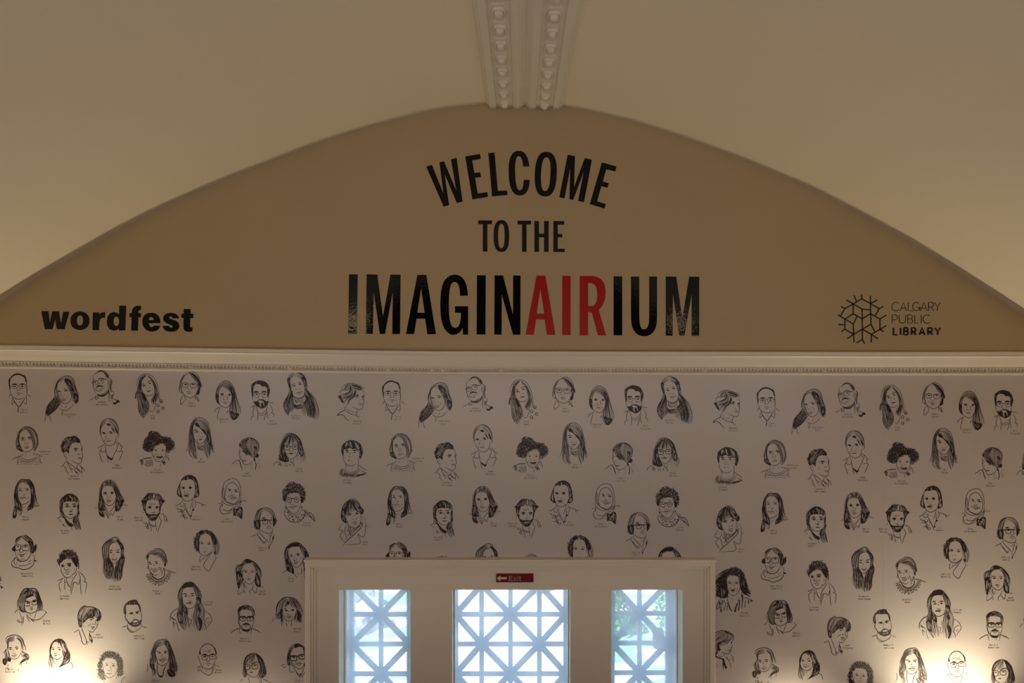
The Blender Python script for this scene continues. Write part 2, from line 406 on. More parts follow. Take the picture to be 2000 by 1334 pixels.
# ------------------------------------------------------------------ vinyl lettering on the tympanum
YV = -.0006
def word(name, cx, cy, label, cat='lettering', group=None):
    return thing(name, (X(cx), 0, Z(cy)), label, cat, group)
def glyph(parent, pts, m=None, holes=(), org=(0, 0), sc=1.0, name='letter', label=None, th=.0012):
    P = parent.location
    g_ = lambda l: [(X(org[0]+a/sc), Z(org[1]+b/sc)) for a, b in l]
    v, f = prism(g_(pts), YV-th, YV, [g_(h) for h in holes], loc=P)
    o = link_mesh(name, v, f, m or M['vinyl'], parent)
    if label: o['label'] = label
    return o
def ell(cx, cy, rx, ry, p=2.0, n=36, rot=0.0, a0=0, a1=360):
    out = []
    for i in range(n if a1-a0 == 360 else n+1):
        a = math.radians(a0+(a1-a0)*i/n); c, s = math.cos(a), math.sin(a)
        x = rx*math.copysign(abs(c)**(2/p), c); y = ry*math.copysign(abs(s)**(2/p), s)
        out.append((cx+x*math.cos(rot)-y*math.sin(rot), cy+x*math.sin(rot)+y*math.cos(rot)))
    return out
K = 9.53
w1 = word('wall_lettering', 1018, 350, 'arched black word WELCOME on the tan wall under the vault')
A0, A1 = (820, 280), (1010, 280)
glyph(w1, [(120, 435), (225, 400), (440, 935), (365, 355), (450, 335), (680, 885), (580, 300), (685, 270), (795, 1085), (690, 1110), (462, 575), (545, 1150), (445, 1180)], org=A0, sc=K)
glyph(w1, [(845, 245), (1120, 198), (1135, 288), (975, 318), (1015, 552), (1125, 540), (1140, 625), (1028, 643), (1078, 935), (1255, 908), (1268, 997), (978, 1043)], org=A0, sc=K)
glyph(w1, [(1275, 183), (1390, 172), (1452, 885), (1625, 878), (1632, 962), (1345, 988)], org=A0, sc=K)
# C: two arcs of a condensed oval
co = ell(1014.2, 338.3, 20.6, 43.4, 2.5, 60, -.035); ci = ell(1014.4, 338.5, 8.2, 33.2, 2.5, 60, -.035)
def arc_letter(o_, i_, y0, y1, right=True):
    oo = [p for p in o_ if not (p[0] > 1014 and y0 < p[1] < y1)]; ii = [p for p in i_ if not (p[0] > 1014 and y0 < p[1] < y1)]
    # rotate lists so they start just below the gap
    k = max(range(len(oo)), key=lambda q: (oo[q][1] < y1+9 and oo[q][0] > 1020)*1000-abs(oo[q][1]-y1)); oo = oo[k:]+oo[:k]
    k = max(range(len(ii)), key=lambda q: (ii[q][1] < y1+9 and ii[q][0] > 1014)*1000-abs(ii[q][1]-y1)); ii = ii[k:]+ii[:k]
    return oo, ii
oo, ii = arc_letter(co, ci, 325.3, 351.4)
glyph(w1, [(1034.6, 351.4)]+oo+[(1033.0, 325.0), (1021.9, 325.5)]+ii[::-1]+[(1023.0, 351.4)])
glyph(w1, ell(1065.9, 340.3, 21.4, 43.6, 2.5, 48, .045), holes=[ell(1065.9, 340.3, 9.2, 33, 2.5, 40, .045)])
glyph(w1, [(940, 213), (1077, 240), (1060, 815), (1258, 277), (1392, 303), (1245, 1095), (1135, 1072), (1240, 530), (1042, 1057), (975, 1040), (988, 455), (882, 1025), (785, 1005)], org=A1, sc=K)
glyph(w1, [(1578, 355), (1848, 430), (1828, 522), (1658, 485), (1595, 712), (1705, 742), (1680, 828), (1567, 795), (1488, 1078), (1652, 1130), (1625, 1215), (1352, 1130)], org=A1, sc=K)
w2 = word('wall_lettering', 1018, 461, 'small black words TO THE in the middle of the tan wall')
B = (920, 420)
Tn = [(0, 0), (1, 0), (1, .12), (.66, .12), (.66, 1), (.33, 1), (.33, .12), (0, .12)]
Hn = [(0, 0), (.32, 0), (.32, .41), (.68, .41), (.68, 0), (1, 0), (1, 1), (.68, 1), (.68, .53), (.32, .53), (.32, 1), (0, 1)]
En = [(0, 0), (.95, 0), (.95, .117), (.38, .117), (.38, .42), (.78, .42), (.78, .53), (.38, .53), (.38, .895), (1, .895), (1, 1), (0, 1)]
def nb(P_, x0, x1, y0, y1): return [(x0+a*(x1-x0), y0+b*(y1-y0)) for a, b in P_]
glyph(w2, nb(Tn, 142, 410, 105, 715), org=B, sc=10)
glyph(w2, ell(593, 411, 152, 311, 2.5, 44), org=B, sc=10, holes=[ell(592, 411, 64, 240, 2.5, 36)])
glyph(w2, nb(Tn, 910, 1172, 112, 720), org=B, sc=10)
glyph(w2, nb(Hn, 1238, 1515, 118, 720), org=B, sc=10)
glyph(w2, nb(En, 1608, 1830, 118, 722), org=B, sc=10)
w3 = word('wall_lettering', 1023, 596, 'large black word with three red letters in its middle, above the cornice')
Mn = [(0, 0), (.313, 0), (.495, .71), (.703, 0), (1, 0), (1, 1), (.775, 1), (.775, .29), (.56, 1), (.41, 1), (.213, .29), (.207, 1), (0, 1)]
An = [(.36, 0), (.66, 0), (1, 1), (.715, 1), (.635, .74), (.35, .74), (.27, 1), (0, 1)]; Ah = [(.49, .225), (.62, .64), (.37, .64)]
Nn = [(0, 0), (.325, 0), (.715, .665), (.715, 0), (1, 0), (1, 1), (.717, 1), (.28, .32), (.28, 1), (0, 1)]
In = [(0, 0), (1, 0), (1, 1), (0, 1)]
def big(P_, x0, x1, m=None, holes=(), label=None):
    def q(l):
        out = []
        for a, b in l:
            x = x0+a*(x1-x0); f_ = (x-681)/685; lean = max(0, 1-f_*1.6)*1.7
            out.append((x+lean*(.5-b), (535.8+4.9*f_)+b*(116.0-.8*f_)))
        return out
    return glyph(w3, q(P_), m, [q(h) for h in holes], label=label)
big(In, 681, 697.8); big(Mn, 715.4, 781.9); big(An, 793.6, 852, holes=[Ah])
Gp = [(608, 500), (600, 400), (580, 300), (545, 215), (490, 150), (430, 118), (360, 107), (290, 122), (225, 160), (170, 220), (130, 310), (108, 430), (97, 580), (95, 680), (100, 820), (112, 930), (135, 1030), (170, 1110), (220, 1175),
      (270, 1215), (330, 1230), (400, 1218), (460, 1180), (512, 1100), (518, 1225), (612, 1225), (612, 697), (370, 697), (370, 818), (480, 820), (475, 940), (455, 1030), (425, 1080), (375, 1103), (330, 1085), (295, 1040), (272, 960),
      (258, 850), (254, 680), (258, 500), (270, 380), (290, 300), (320, 258), (365, 243), (405, 260), (435, 305), (455, 380), (465, 505)]
glyph(w3, Gp, org=(850, 525), sc=K)
big(In, 931.3, 948.4); big(Nn, 965.7, 1016.5)
big(An, 1026.8, 1085, M['red'], [Ah], 'red letter A'); big(In, 1098, 1114.4, M['red'], label='red letter I')
glyph(w3, [(1070, 133), (1330, 133), (1420, 160), (1490, 215), (1535, 300), (1553, 420), (1545, 540), (1515, 640), (1475, 710), (1425, 765), (1562, 1240), (1410, 1240), (1295, 815), (1225, 800), (1225, 1240), (1070, 1240)], M['red'],
      [[(1225, 265), (1300, 268), (1355, 305), (1385, 370), (1395, 470), (1388, 580), (1365, 650), (1320, 690), (1225, 695)]], org=(1020, 525), sc=K, label='red letter R')
big(In, 1198.4, 1215.2)
glyph(w3, [(403, 145), (557, 145), (557, 900), (565, 1020), (585, 1085), (610, 1120), (645, 1130), (690, 1115), (720, 1070), (738, 1000), (743, 900), (743, 145), (888, 145), (888, 900), (882, 1020), (862, 1100), (825, 1170), (770, 1225), (700, 1252),
      (630, 1255), (560, 1240), (500, 1205), (450, 1140), (418, 1050), (405, 930)], org=(1190, 525), sc=K)
big(Mn, 1300.2, 1365.5)
w4 = word('wall_lettering', 229, 624, 'bold black lower-case word at the left end of the tan wall')
Q = dict(org=(60, 580), sc=5.882)
glyph(w4, [(122, 163), (205, 163), (222, 300), (248, 165), (325, 165), (348, 305), (375, 170), (447, 170), (388, 372), (300, 368), (283, 250), (252, 370), (165, 370)], **Q)
glyph(w4, ell(567, 273, 110, 107, 2.1), holes=[ell(567, 270, 36, 58, 2.2)], **Q)
glyph(w4, [(716, 177), (790, 177), (790, 205), (812, 180), (857, 172), (855, 238), (820, 240), (798, 258), (790, 290), (785, 380), (710, 380)], **Q)
glyph(w4, [(1020, 100), (1098, 100), (1088, 385), (1015, 385), (1013, 362), (990, 382), (950, 388), (905, 370), (882, 330), (876, 280), (885, 225), (912, 188), (950, 172), (990, 180), (1016, 200)], holes=[ell(985, 280, 32, 54, 2.2, 24)], **Q)
glyph(w4, [(1155, 387), (1160, 232), (1135, 232), (1137, 186), (1162, 186), (1168, 145), (1185, 118), (1215, 102), (1268, 102), (1266, 150), (1245, 152), (1238, 165), (1240, 186), (1268, 186), (1266, 234), (1238, 234), (1232, 387)], **Q)
glyph(w4, [(1490, 302), (1358, 302), (1362, 325), (1378, 345), (1400, 347), (1415, 330), (1487, 330), (1478, 360), (1450, 385), (1410, 397), (1370, 395), (1330, 380), (1298, 345), (1284, 300), (1285, 250), (1305, 210), (1345, 185), (1390, 180),
      (1435, 190), (1470, 220), (1488, 260)], holes=[[(1358, 265), (1365, 240), (1387, 228), (1408, 240), (1418, 265)]], **Q)
glyph(w4, [(1705, 246), (1632, 246), (1622, 225), (1605, 222), (1592, 230), (1596, 245), (1625, 258), (1670, 275), (1700, 300), (1710, 340), (1695, 372), (1660, 395), (1610, 400), (1560, 392), (1530, 368), (1516, 332), (1590, 332), (1600, 350),
      (1618, 356), (1632, 345), (1630, 330), (1600, 318), (1555, 298), (1527, 270), (1522, 235), (1540, 205), (1570, 188), (1615, 182), (1660, 190), (1692, 212)], **Q)
glyph(w4, [(1760, 138), (1838, 140), (1836, 192), (1870, 194), (1868, 243), (1834, 243), (1830, 335), (1838, 350), (1860, 350), (1857, 398), (1810, 402), (1775, 392), (1757, 365), (1755, 330), (1758, 240), (1730, 238), (1732, 192), (1758, 192)], **Q)
# library emblem and name
def ribbon(P, w_, taper=False):
    """2-D strip quads along polyline P (photo px)"""
    V2, F2 = [], []; n_ = len(P)
    for i in range(n_):
        a = P[max(i-1, 0)]; b = P[min(i+1, n_-1)]; dx, dy = b[0]-a[0], b[1]-a[1]; L = math.hypot(dx, dy) or 1
        k_ = w_/2
        if taper:
            t = i/(n_-1); k_ *= .35+.65*min(1, 4*t, 4*(1-t)+.0)
        V2 += [(P[i][0]-dy/L*k_, P[i][1]+dx/L*k_), (P[i][0]+dy/L*k_, P[i][1]-dx/L*k_)]
    for i in range(n_-1): F2.append((2*i, 2*i+2, 2*i+3, 2*i+1))
    return V2, F2
def strokes(parent, name, lines, w_, m, org, sc, y=YV-.0012, label=None):
    P = parent.location; V, F = [], []
    for l in lines:
        a, b = ribbon([(org[0]+p/sc, org[1]+q/sc) for p, q in l], w_)
        k_ = len(V); V += [(X(p)-P.x, y-P.y, Z(q)-P.z) for p, q in a]; F += [tuple(i+k_ for i in t) for t in b]
    o = link_mesh(name, V, F, m, parent); md = o.modifiers.new('s', 'SOLIDIFY'); md.thickness = .0008; md.offset = 0
    if label: o['label'] = label
    return o
lg = word('wall_emblem', 1737, 622, 'branching line emblem beside three short lines of text, right end of tan wall', 'emblem')
EMB = [[(525, 195), (385, 280)], [(525, 195), (665, 275)], [(525, 195), (525, 122)], [(385, 280), (275, 212)], [(400, 142), (438, 240)], [(385, 280), (250, 355)], [(385, 280), (385, 440)], [(385, 280), (530, 365)], [(665, 275), (665, 148)],
       [(665, 275), (778, 212)], [(665, 275), (808, 358)], [(665, 275), (675, 610)], [(530, 365), (660, 378)], [(530, 365), (535, 860)], [(250, 355), (183, 320)], [(250, 355), (178, 478)], [(138, 460), (250, 525)], [(250, 525), (385, 440)],
       [(250, 525), (385, 605)], [(250, 525), (250, 690)], [(385, 440), (530, 522)], [(448, 480), (390, 600)], [(530, 522), (665, 440)], [(665, 440), (820, 525)], [(808, 358), (875, 322)], [(808, 358), (740, 475)], [(820, 525), (925, 460)],
       [(820, 525), (820, 695)], [(385, 600), (398, 905)], [(250, 690), (195, 730)], [(250, 690), (390, 775)], [(145, 615), (245, 622)], [(390, 775), (535, 690)], [(390, 775), (290, 845)], [(535, 690), (675, 610)], [(535, 690), (680, 775)],
       [(675, 610), (738, 738)], [(680, 775), (820, 695)], [(820, 695), (925, 630)], [(820, 695), (880, 732)], [(680, 775), (788, 848)], [(680, 775), (678, 905)], [(535, 860), (437, 915)], [(535, 860), (572, 930)]]
OL = (1620, 560); SL = 8.333
strokes(lg, 'emblem', EMB, 2.3, M['logo'], OL, SL, label='branching hexagon line emblem')
ar = lambda a0, a1, cx=.5, cy=.5, rx=.5, ry=.5, n_=14: [(cx+rx*math.cos(math.radians(a0+(a1-a0)*i/n_)), cy+ry*math.sin(math.radians(a0+(a1-a0)*i/n_))) for i in range(n_+1)]
CAP = {'C': [ar(-48, -312, .55, .5, .55, .5)], 'A': [[(0, 1), (.5, 0), (1, 1)], [(.18, .68), (.82, .68)]], 'L': [[(0, 0), (0, 1), (1, 1)]],
       'G': [ar(-48, -360, .52, .5, .5, .5)[:], [(1.02, .5), (1.02, .64), (1.0, .84), (.95, .9)], [(1.02, .62), (.6, .62)]],
       'R': [[(0, 1), (0, 0), (.55, 0), (.85, .12), (.92, .28), (.85, .45), (.55, .56), (0, .56)], [(.5, .56), (1, 1)]], 'Y': [[(0, 0), (.5, .52), (1, 0)], [(.5, .52), (.5, 1)]],
       'P': [[(0, 1), (0, 0), (.6, 0), (.9, .13), (1, .3), (.9, .47), (.6, .6), (0, .6)]], 'U': [[(0, 0), (0, .62), (.12, .88), (.5, 1), (.88, .88), (1, .62), (1, 0)]],
       'B': [[(0, 0), (.6, 0), (.88, .1), (.92, .25), (.85, .4), (.6, .48), (0, .48)], [(0, 0), (0, 1), (.65, 1), (.94, .88), (1, .74), (.94, .58), (.65, .48)]], 'I': [[(0, 0), (0, 1)]]}
def cap_line(txt, xs, y0, y1, w_, label):
    for ch, (a, b) in zip(txt, xs):
        strokes(lg, 'letter', [[(a+p*(b-a), y0+q*(y1-y0)) for p, q in l] for l in CAP[ch]], w_, M['logo'], OL, SL, label=None)
cap_line('CALGARY', [(1012, 1135), (1150, 1252), (1280, 1355), (1350, 1470), (1480, 1590), (1612, 1700), (1706, 1803)], 255, 393, 1.3, '')
cap_line('PUBLIC', [(1018, 1108), (1133, 1238), (1270, 1355), (1387, 1450), (1490, 1491), (1520, 1642)], 457, 595, 1.3, '')
cap_line('LIBRARY', [(1040, 1108), (1155, 1156), (1210, 1278), (1335, 1405), (1462, 1548), (1604, 1675), (1716, 1802)], 669, 783, 3.7, '')

DATA = '''
@630 725|woman with short wavy hair in profile facing right, roll-neck collar|Heather/O~Neill|77 108
L 42 41 43 35 48 30 55 27 63 26 72 28 82 32 89 35 90 38 88 41
H .5 46 40 50 33 56 28:56 41 61 35 60 27
H .8 61 27 72 29 82 33 89 37:67 36 72 38 80 41 88 40
H .75 58 28 61 36 58 45 48 50 36 53:66 34 66 46 60 54 50 58 42 62
H .8 67 36 70 44 64 52 56 56 48 64 46 72:76 42 72 50 68 58 60 62 58 70 52 75
F 34 54 40 53 44 60 46 69 41 66
L 38 50 39 43 45 41 53 41 58 38 60 32
L 88 41 89 48 90 53 89 58 90 65 88 74 86 82 80 83 71 80 64 76
W 76 52 4 2.6
F 70 54 74 53 72 58
E 76 56 3
F 85 54 91 52 90 56 86 58
L 86 57 89 63 L1 79 65 83 67
M 83 71.5 5 1
L 78 82 75 87 74 96
L1 53 78 52 82 60 86 74 90
L2 53 77 48 80 49 84 39 89 32 96 40 94 47 97 52 104 59 108
L 49 84 60 92 74 96 81 102
@707 720|balding man in thin glasses with an open shirt collar|Terry/Fallis|78 104
F 44 40 48 34 56 27 66 25.5 75 29 80 31 83 40 81 45 79 36 72 31 66 29 58 30 51 35 48 41 47 48 48 54 47 64 45 54
L2 83 40 83 50 84 60 83 70
L 47 62 49 70 54 77 62 81 70 81 78 77
W 57 49.5 5 3 W 74 49 5 3
O 57 53 6 5 3 1.2 O 74 53 6.5 5 3 1.2 L1 48 52 51 52 L1 63 52 67 52 L1 80 52 83 51
F 53 54 57 52 61 54 57 56 F 70 54 74 51 77 54 73 56
L1 63 54 62 61 66 63 L1 68 55 70 62
F 61 62 64 62 63 64 F 67 62 70 62 68 64
M 66 69 6 1 L1 75 67 75 71
L 50 70 44 77 L1 53 77 51 88 51 94 L 51 93 54 89 57 88
L2.2 53 78 57 87 66 98 73 90 80 78 L1.4 83 70 94 77
L 82 72 83 88 81 94 L1.4 81 93 79 89 75 88 L2 66 98 65 104 64 111 L1 68 85 68 89
@790 725|long dark-haired woman, head tilted, hair over one shoulder|Charlotte/Gill|86 108
L2 54 43 58 36 66 29 78 25 87 27 93 34 96 45 98 53 102 62 103 72 102 82 99 86
H .8 72 30 62 34 56 42 52 54 52 64 54 70:70 36 62 37 58 41 57 52 58 60 60 70
H .8 52 68 46 77 38 85 34 95 31 112:60 68 66 80 62 88 52 100 42 108 38 112
H .85 74 29 84 28 90 32 94 44 98 56 102 68 102 78 99 86:72 35 78 44 82 54 87 62 88 72 90 78 96 85
F 74 30 84 34 90 44 94 58 86 56 79 44 74 36 F 93 62 102 66 102 78 98 84 94 74 F 32 104 36 92 44 84 40 96 36 108
H .7 50 72 44 84 40 100 44 106:62 74 60 88 54 98 50 102
L 57 42 57 55 60 66 64 76 70 84 76 85 82 82 87 75 89 62
L 70 55 74 53 79 53 F 72 57 76 55.5 81 56 76 59 F 58 57 64 57 65 60 58 59 L 57 56 65 58
L1 65 60 65 68 70 70 L1 72 67 74 65 L1 77 67 80 71 79 75
M 71 75 5.5 1 L1 67 76 71 79 76 76
L1.4 61 93 66 98 78 99 86 94 93 86 L1 64 90 70 91 L 75 94 77 90 L1 67 99 67 104 L2 68 104 68 111 L1 71 100 70 106
L 32 112 30 124 L 40 110 44 124
@872 715|smiling bearded man in round glasses, plaits and hoop earring|Joshua/Whitehead|63 91
H .8 46 32 52 26 60 22 70 25 78 34:48 32 54 28 62 26 70 30 74 36
H .75 66 25 74 31 79 38:70 34 74 38 79 41
L 45 32 44 40 44 48 44 56 47 67 51 74
L2 52 73 57 78 62 79 70 77 76 71 78 64
H .7 51 73 58 76 66 74 73 67 77 62:53 76 60 80 70 78 76 72 78 66
O 61 46 6.5 5.5 2 1.3 O 48.5 50 5.5 5 2 1.3 L2 54 45 57 41 64 40 68 42 76 41 L2 43 48 48 45 53 46 L 43 48 41 51
E 62 45 3 E 48 49.5 3 L1 57 50 54 55 61 55
L2 50 61 56 57 66 58 68 61 L1.5 50 61 50 66 57 68 64 65 L1 53 63 60 64 66 61 H .6 50 58 56 56 62 56:50 62 56 58 64 59
L 62 55 66 58
L2 80 40 84 44 84 52 81 56 H .6 76 42 76 52 80 60:84 44 84 52 82 60
H .75 79 57 80 64 84 68:84 57 85 62 82 69 O 84 73 5 5 2 1.2 F 79 60 82 58 82 63
L1.4 78 60 78 76 79 91 H .5 81 78 82 82 85 84:88 72 88 78 84 84
H .6 48 78 47 84 52 86:54 76 57 80 53 86
L1.4 36 88 46 83 L 82 82 96 88 99 90 F 94 89 99 87 102 92 97 93 93 97 88 96 86 92 93 93 L1 82 84 88 92
@960 725|woman with long straight hair, head tilted, beads and pendant|Nina/Munk|76 109
L 40 47 43 32 50 22 58 19 66 19 75 24 82 34 87 48 90 62
H .6 60 20 48 28 44 44 40 60 37 75:62 22 52 34 50 52 54 64 60 80
H .7 42 56 43 74 46 96 50 112:54 58 62 72 68 88 64 106
H .55 43 80 45 100 56 115:60 78 64 96 60 112
F 53 56 58 64 62 74 58 78 54 66 F 38 60 41 54 40 70 37 76
H .85 64 21 74 28 82 42 86 56 92 70 96 78:66 25 74 36 79 48 80 60 84 74 90 80
H .7 80 60 75 70 71 78:88 62 84 72 83 84
H .5 76 66 73 74 72 82:84 72 82 80 82 88
L 52 36 51 48 54 58 60 65 66 66 74 64 79 59
L2 64 38 68 34 72 34 L2 52 42 56 40 59 41 F 65 40 70 37 72 39 70 41 F 53 44 57 42 60 44 56 47
L1 61 44 61 48 F 62 50 64 50 63 52 F 67 48 69 47 69 50 L1 69 46 69 49
F 61 56 66 54 74 53 70 57 64 59
L1.3 68 96 73 101 77 99 80 92 82 84 L1 64 88 68 96
O 94 78 3 3 2 1.8 O 87 87 3 3 2 1.8 O 98 93 3 3 2 1.8 O 87 100 3 3 2 1.8 F 91 79 97 80 95 81 F 85 90 89 88 89 91 F 95 91 98 90 97 93 F 87 100 90 100 90 104
@1045 715|woman in oval glasses with short tucked hair and earrings|Shari/Lapena|66 92
H .65 58 26 48 32 41 44 39 56 38 66 44 71:57 29 52 32 46 42 43 50 42 58 45 68
H .85 58 25 68 26 78 34 83 46 83 60 82 72:58 28 66 34 72 44 78 48 79 60 75 74
H .7 60 25 74 32 84 46 87 54:80 46 82 52 86 58
F 78 50 84 52 88 54 84 62 82 72 76 74 78 64
L 58 25 64 23.5 72 26 80 34 85 46
L 44 50 43 58 45 68 50 75 58 80 64 81 70 78 75 73 78 64
O 52 53 6.5 5 2.6 1.5 O 69 54 6.5 5.5 2.6 1.5 L 44 49 48 48 57 48 L 62 51 66 49 74 48 L1 58 51 62 51
F 48 52 52 51 57 52 52 54 F 65 52 69 50 73 52 69 54
L1 57 56 56 61 60 63 62 64 L1 64 60 66 63
M 60 68 6 1 L1 56 70 61 72 66 70 L1 50 66 52 64
L 47 74 42 84 41 94 43 95 52 85 L1.4 48 74 54 87 L 74 74 73 86 L 74 76 82 88 78 85 75 80 L1 77 76 81 82
O 44 69 1 3 2 1 O 77 71 1 3 2 1
@1115 735|long dark-haired woman with a side fringe and bare neck|Deborah/Willis|57 104
L 39 52 42 40 48 28 56 22 64 21 73 26 79 36 83 48 88 68 94 84 93 92
H .7 58 23 46 34 41 48 40 60 44 70 48 73:56 30 50 38 46 46 46 56 46 64 49 73
H .85 56 22 66 22 76 32 82 48 86 66 92 84 89 98 82 105:54 34 64 38 74 48 75 60 72 72 70 84 71 96 74 106
F 72 34 80 46 82 62 78 60 74 48 F 72 86 80 90 90 92 88 100 80 106 74 100
F 40 50 45 50 45 62 48 72 42 66
L 46 50 46 62 48 72 55 77 61 79 66 78 71 72 75 62 75 50
W 54 49 5 1.8 W 70 50 4 1.8 F 50 51 55 50 58 52 54 54 F 66 52 70 51 73 53 69 54
L1 59 53 56 60 L1.5 56 60 60 63 L1.5 64 53 65 60 63 63 66 62 L1 53 62 52 66 L1 69 66 68 69
F 54 67 60 66 66 68 60 69 L1 56 69 61 71 65 69
L 49 76 44 96 43 106 L 48 78 39 84 37 90 L2 68 84 63 91 L1 70 74 69 98
@1182 730|bearded man in round glasses, T-shirt and suit jacket|Will/Ferguson|88 113
F 42 42 43 34 50 28 58 25 68 26 76 30 81 38 83 48 80 58 78 62 77 50 76 42 72 38 66 38 62 34 54 33 49 36 47 44 47 58 45 62 43 52
W 53 50 6 3.5 W 70 49.5 6 3.5
O 54 56 6 5.5 2 1.2 O 71 56 6 5.5 2 1.2 L1 60 54 65 54 F 50 55 54 53 58 55 54 57 F 67 55 71 53 75 55 71 57 
L1 60 57 58 62 60 66 L1 68 60 69 64
L1.4 44 60 47 70 L1.4 80 58 79 68
F 47 70 53 71 58 67 64 66 70 67 76 71 79 68 79 74 74 82 66 86 60 84 52 79
L 52 77 47 88 46 99 49 102 43 104 43 113 L 52 79 55 88 57 96 56 113 L 50 79 40 84 L1 50 79 45 86
L 78 76 76 90 79 108 L1.4 79 72 92 74 L 83 76 89 90 86 95 92 98 91 105
L1.3 57 95 63 97 70 94 76 87 L1.3 58 98 64 101 72 98 76 93 L 75 96 70 112
P 57 70 62 68 68 71 63 74
@1257 725|woman with long loose hair over a ribbed turtleneck sweater|Michelle/Porter|57 106
L 37 29 40 21 47 15 56 11 64 13 71 17 77 25 78 32
H .65 56 12 46 18 40 24 38 30 42 42 44 54:57 22 50 22 44 27 43 34 45 42 46 54
H .7 57 12 68 15 76 24 79 36 82 46:58 22 66 24 72 34 74 42 76 52
F 37 28 43 24 43 36 46 48 42 48 F 68 22 77 24 79 36 76 44 71 32
H .85 42 48 38 64 31 74 29 88 38 106:48 52 50 64 50 74 54 82 52 92
H .75 38 62 32 78 30 92 40 106:44 64 42 78 44 92 39 106
H .75 76 44 86 56 96 66 102 80 106 100 102 116:74 60 78 72 72 80 70 88 70 96 73 104
H .6 84 56 92 76 96 94 92 112:76 64 84 80 82 96 84 110
H .6 86 70 98 80 98 96 94 112:74 76 78 90 80 100 82 108
H .8 50 80 58 84 70 82:52 90 60 92 72 90
L 44 46 46 54 50 63 57 68 66 68 72 64 75 56 75 46
H .35 53 66 54 74 55 80:73 66 72 74 68 80
L 52 64 60 69 70 67 76 62 L2 52 70 58 78 L 76 67 80 70 70 80
L2 61 35 67 33 L2 49 38 55 37.5 L1 47 41 49 39 F 61 38 65 36 70 37.5 65 40 F 49 42 53 40.5 56 42 52 43.5
L1 57 46 57 49 60 50 L1.4 65 47 63 50 
L2 57 57 62 56 68 54 L1 68 55 71 52 L1 61 60 67 58
@630 840|person with a dark bowl-cut fringe and chunky crew-neck sweater|Michael/Crummey|55 108
F 41 42 43 33 50 26 58 22 66 22 76 25 84 32 88 42 88 47 86 56 83 62 80 60 79 50 76 44 70 40 66 42 60 38 54 41 50 42 47 41 46 50 45 58 42 50
P 58 24 60 30 63 38 64 38 61 28 P 52 26 50 36 52 36 54 28 P 68 24 74 34 78 42 79 41 75 31
L 45 56 47 66 51 73 58 77 66 77 73 72
L 78 60 78 70 78 76 76 84 L 84 56 83 62 80 64 L 50 72 52 82
W 53 44 5 2.6 W 70 44 5 2.6 F 50 48 54 46.5 58 48 54 50 F 66 48 70 47 73 49 70 50
L1 59 50 60 54 F 56 58 60 57 59 60 F 62 58 66 58 63 60
F 54 66 58 63 62 64 68 66 62 68 57 68 P 57 66 62 65 66 66 61 67.5
H .45 46 84 48 94 56 100 66 98 78 92 86 84:52 80 54 88 60 91 68 91 76 86 82 80
H .7 38 88 37 98:44 84 45 102 H .7 46 92 46 102:72 97 70 103 H .8 74 96 70 103:96 93 88 98
L 38 88 46 83 L 78 76 84 80 90 84 96 88 L 84 88 97 94
@730 830|woman with a chin-length bob and dotted round-neck top|Katherine/Leroux|98 72
L 34 54 35 47 38 40 39 32 44 26 50 21 56 18.5 64 20 70 22 76 28 80 36 82 46 83 54 86 58
H .85 50 20 42 30 38 42 35 54 36 66 40 70:54 26 44 30 41 40 41 50 44 62 49 74
H .8 52 20 64 19 76 28 82 44 82 58 78 68 74 73:52 25 60 28 66 34 68 44 71 54 72 64 71 70
F 36 60 42 58 46 64 49 74 42 70 36 66
L 42 36 41 48 43 58 47 67 52 73 60 73 68 69 72 62
W 49 43 5 2 W 63 41.5 4.5 2 E 49 47 3.6 E 65 45 4
L1 55 44 54 56 58 57 60 54 58 49
M 58 63 5 1 L1 52 64 58 66 63 63
L 48 76 48 82 L1 54 77 56 82 L1 66 74 65 81 L1 72 74 73 81
L 27 89 36 85 42 83 47 80 L 74 77 84 80 92 84
L 45 82 50 88 58 91 68 90 76 86 80 81 L 41 84 48 92 58 95 68 94 78 89 85 82
L 40 85 38 94 37 102 L 86 82 87 92 90 100
D 1.5 3.6 41 88 50 94 60 97 72 95 85 87 88 101 38 101
@815 845|man with short curly black hair in shirt, tie and jacket facing right|Johanie/Christmas|66 108
F 42 58 38 50 38 42 42 33 46 27 52 24 58 23 64 22 70 22 73 25 77 27 79 31 79 36 74 36 70 35 64 36 60 39 57 46 55 53 55 60 52 57 48 54 44 56
K 3 38 44 44 28 58 20 72 22 78 34 64 34 56 42 46 54
L 43 57 44 62 48 68 51 67 L 43 57 46 55 50 58 L1 47 58 50 64 L1.4 49 68 49 75
L 79 36 82 42 84 48 83 54 84 60 85 65 83 70 82 78 78 81 70 80 60 74
W 70 49 6 2.6 L2.2 81 49 84 48 F 66 52 71 51 73 53 69 54 F 80 51 84 51 82 54
L1.4 75 60 78 61 80 60 L1 75 60 74 63 F 73 69 79 67 84 69 80 70 L1 74 70 79 72 83 70 L1 61 63 63 66
L 49 75 42 85 37 89 L 43 85 50 94 48 97 52 100 54 106 L 50 76 56 88 63 101 L 50 76 60 84 68 90 71 90 L 58 91 66 94
L 74 81 72 90 67 95 72 102 78 105 L2 71 90 76 96 82 100 L2 69 97 74 102 L 76 83 82 90 83 104 L 80 87 86 92 89 100 L1 74 92 80 99
@885 815|smiling woman with side-swept hair tied back, lapelled blazer|Emma/Donoghue|82 117
L 46 54 44 46 45 32 50 22 58 17 66 16 74 19 80 26 84 36 85 46
H .6 60 18 50 24 46 34 45 44 47 54:58 26 52 30 47 36 46 44 47 54
H .7 62 17 72 18 80 28 84 38 84 50:60 24 66 26 72 32 78 42 83 52
F 57 28 62 32 67 33 68 29 64 26 F 67 31 70 38 73 44 76 48 78 50 76 44 72 36 F 76 34 82 42 83 52 80 48
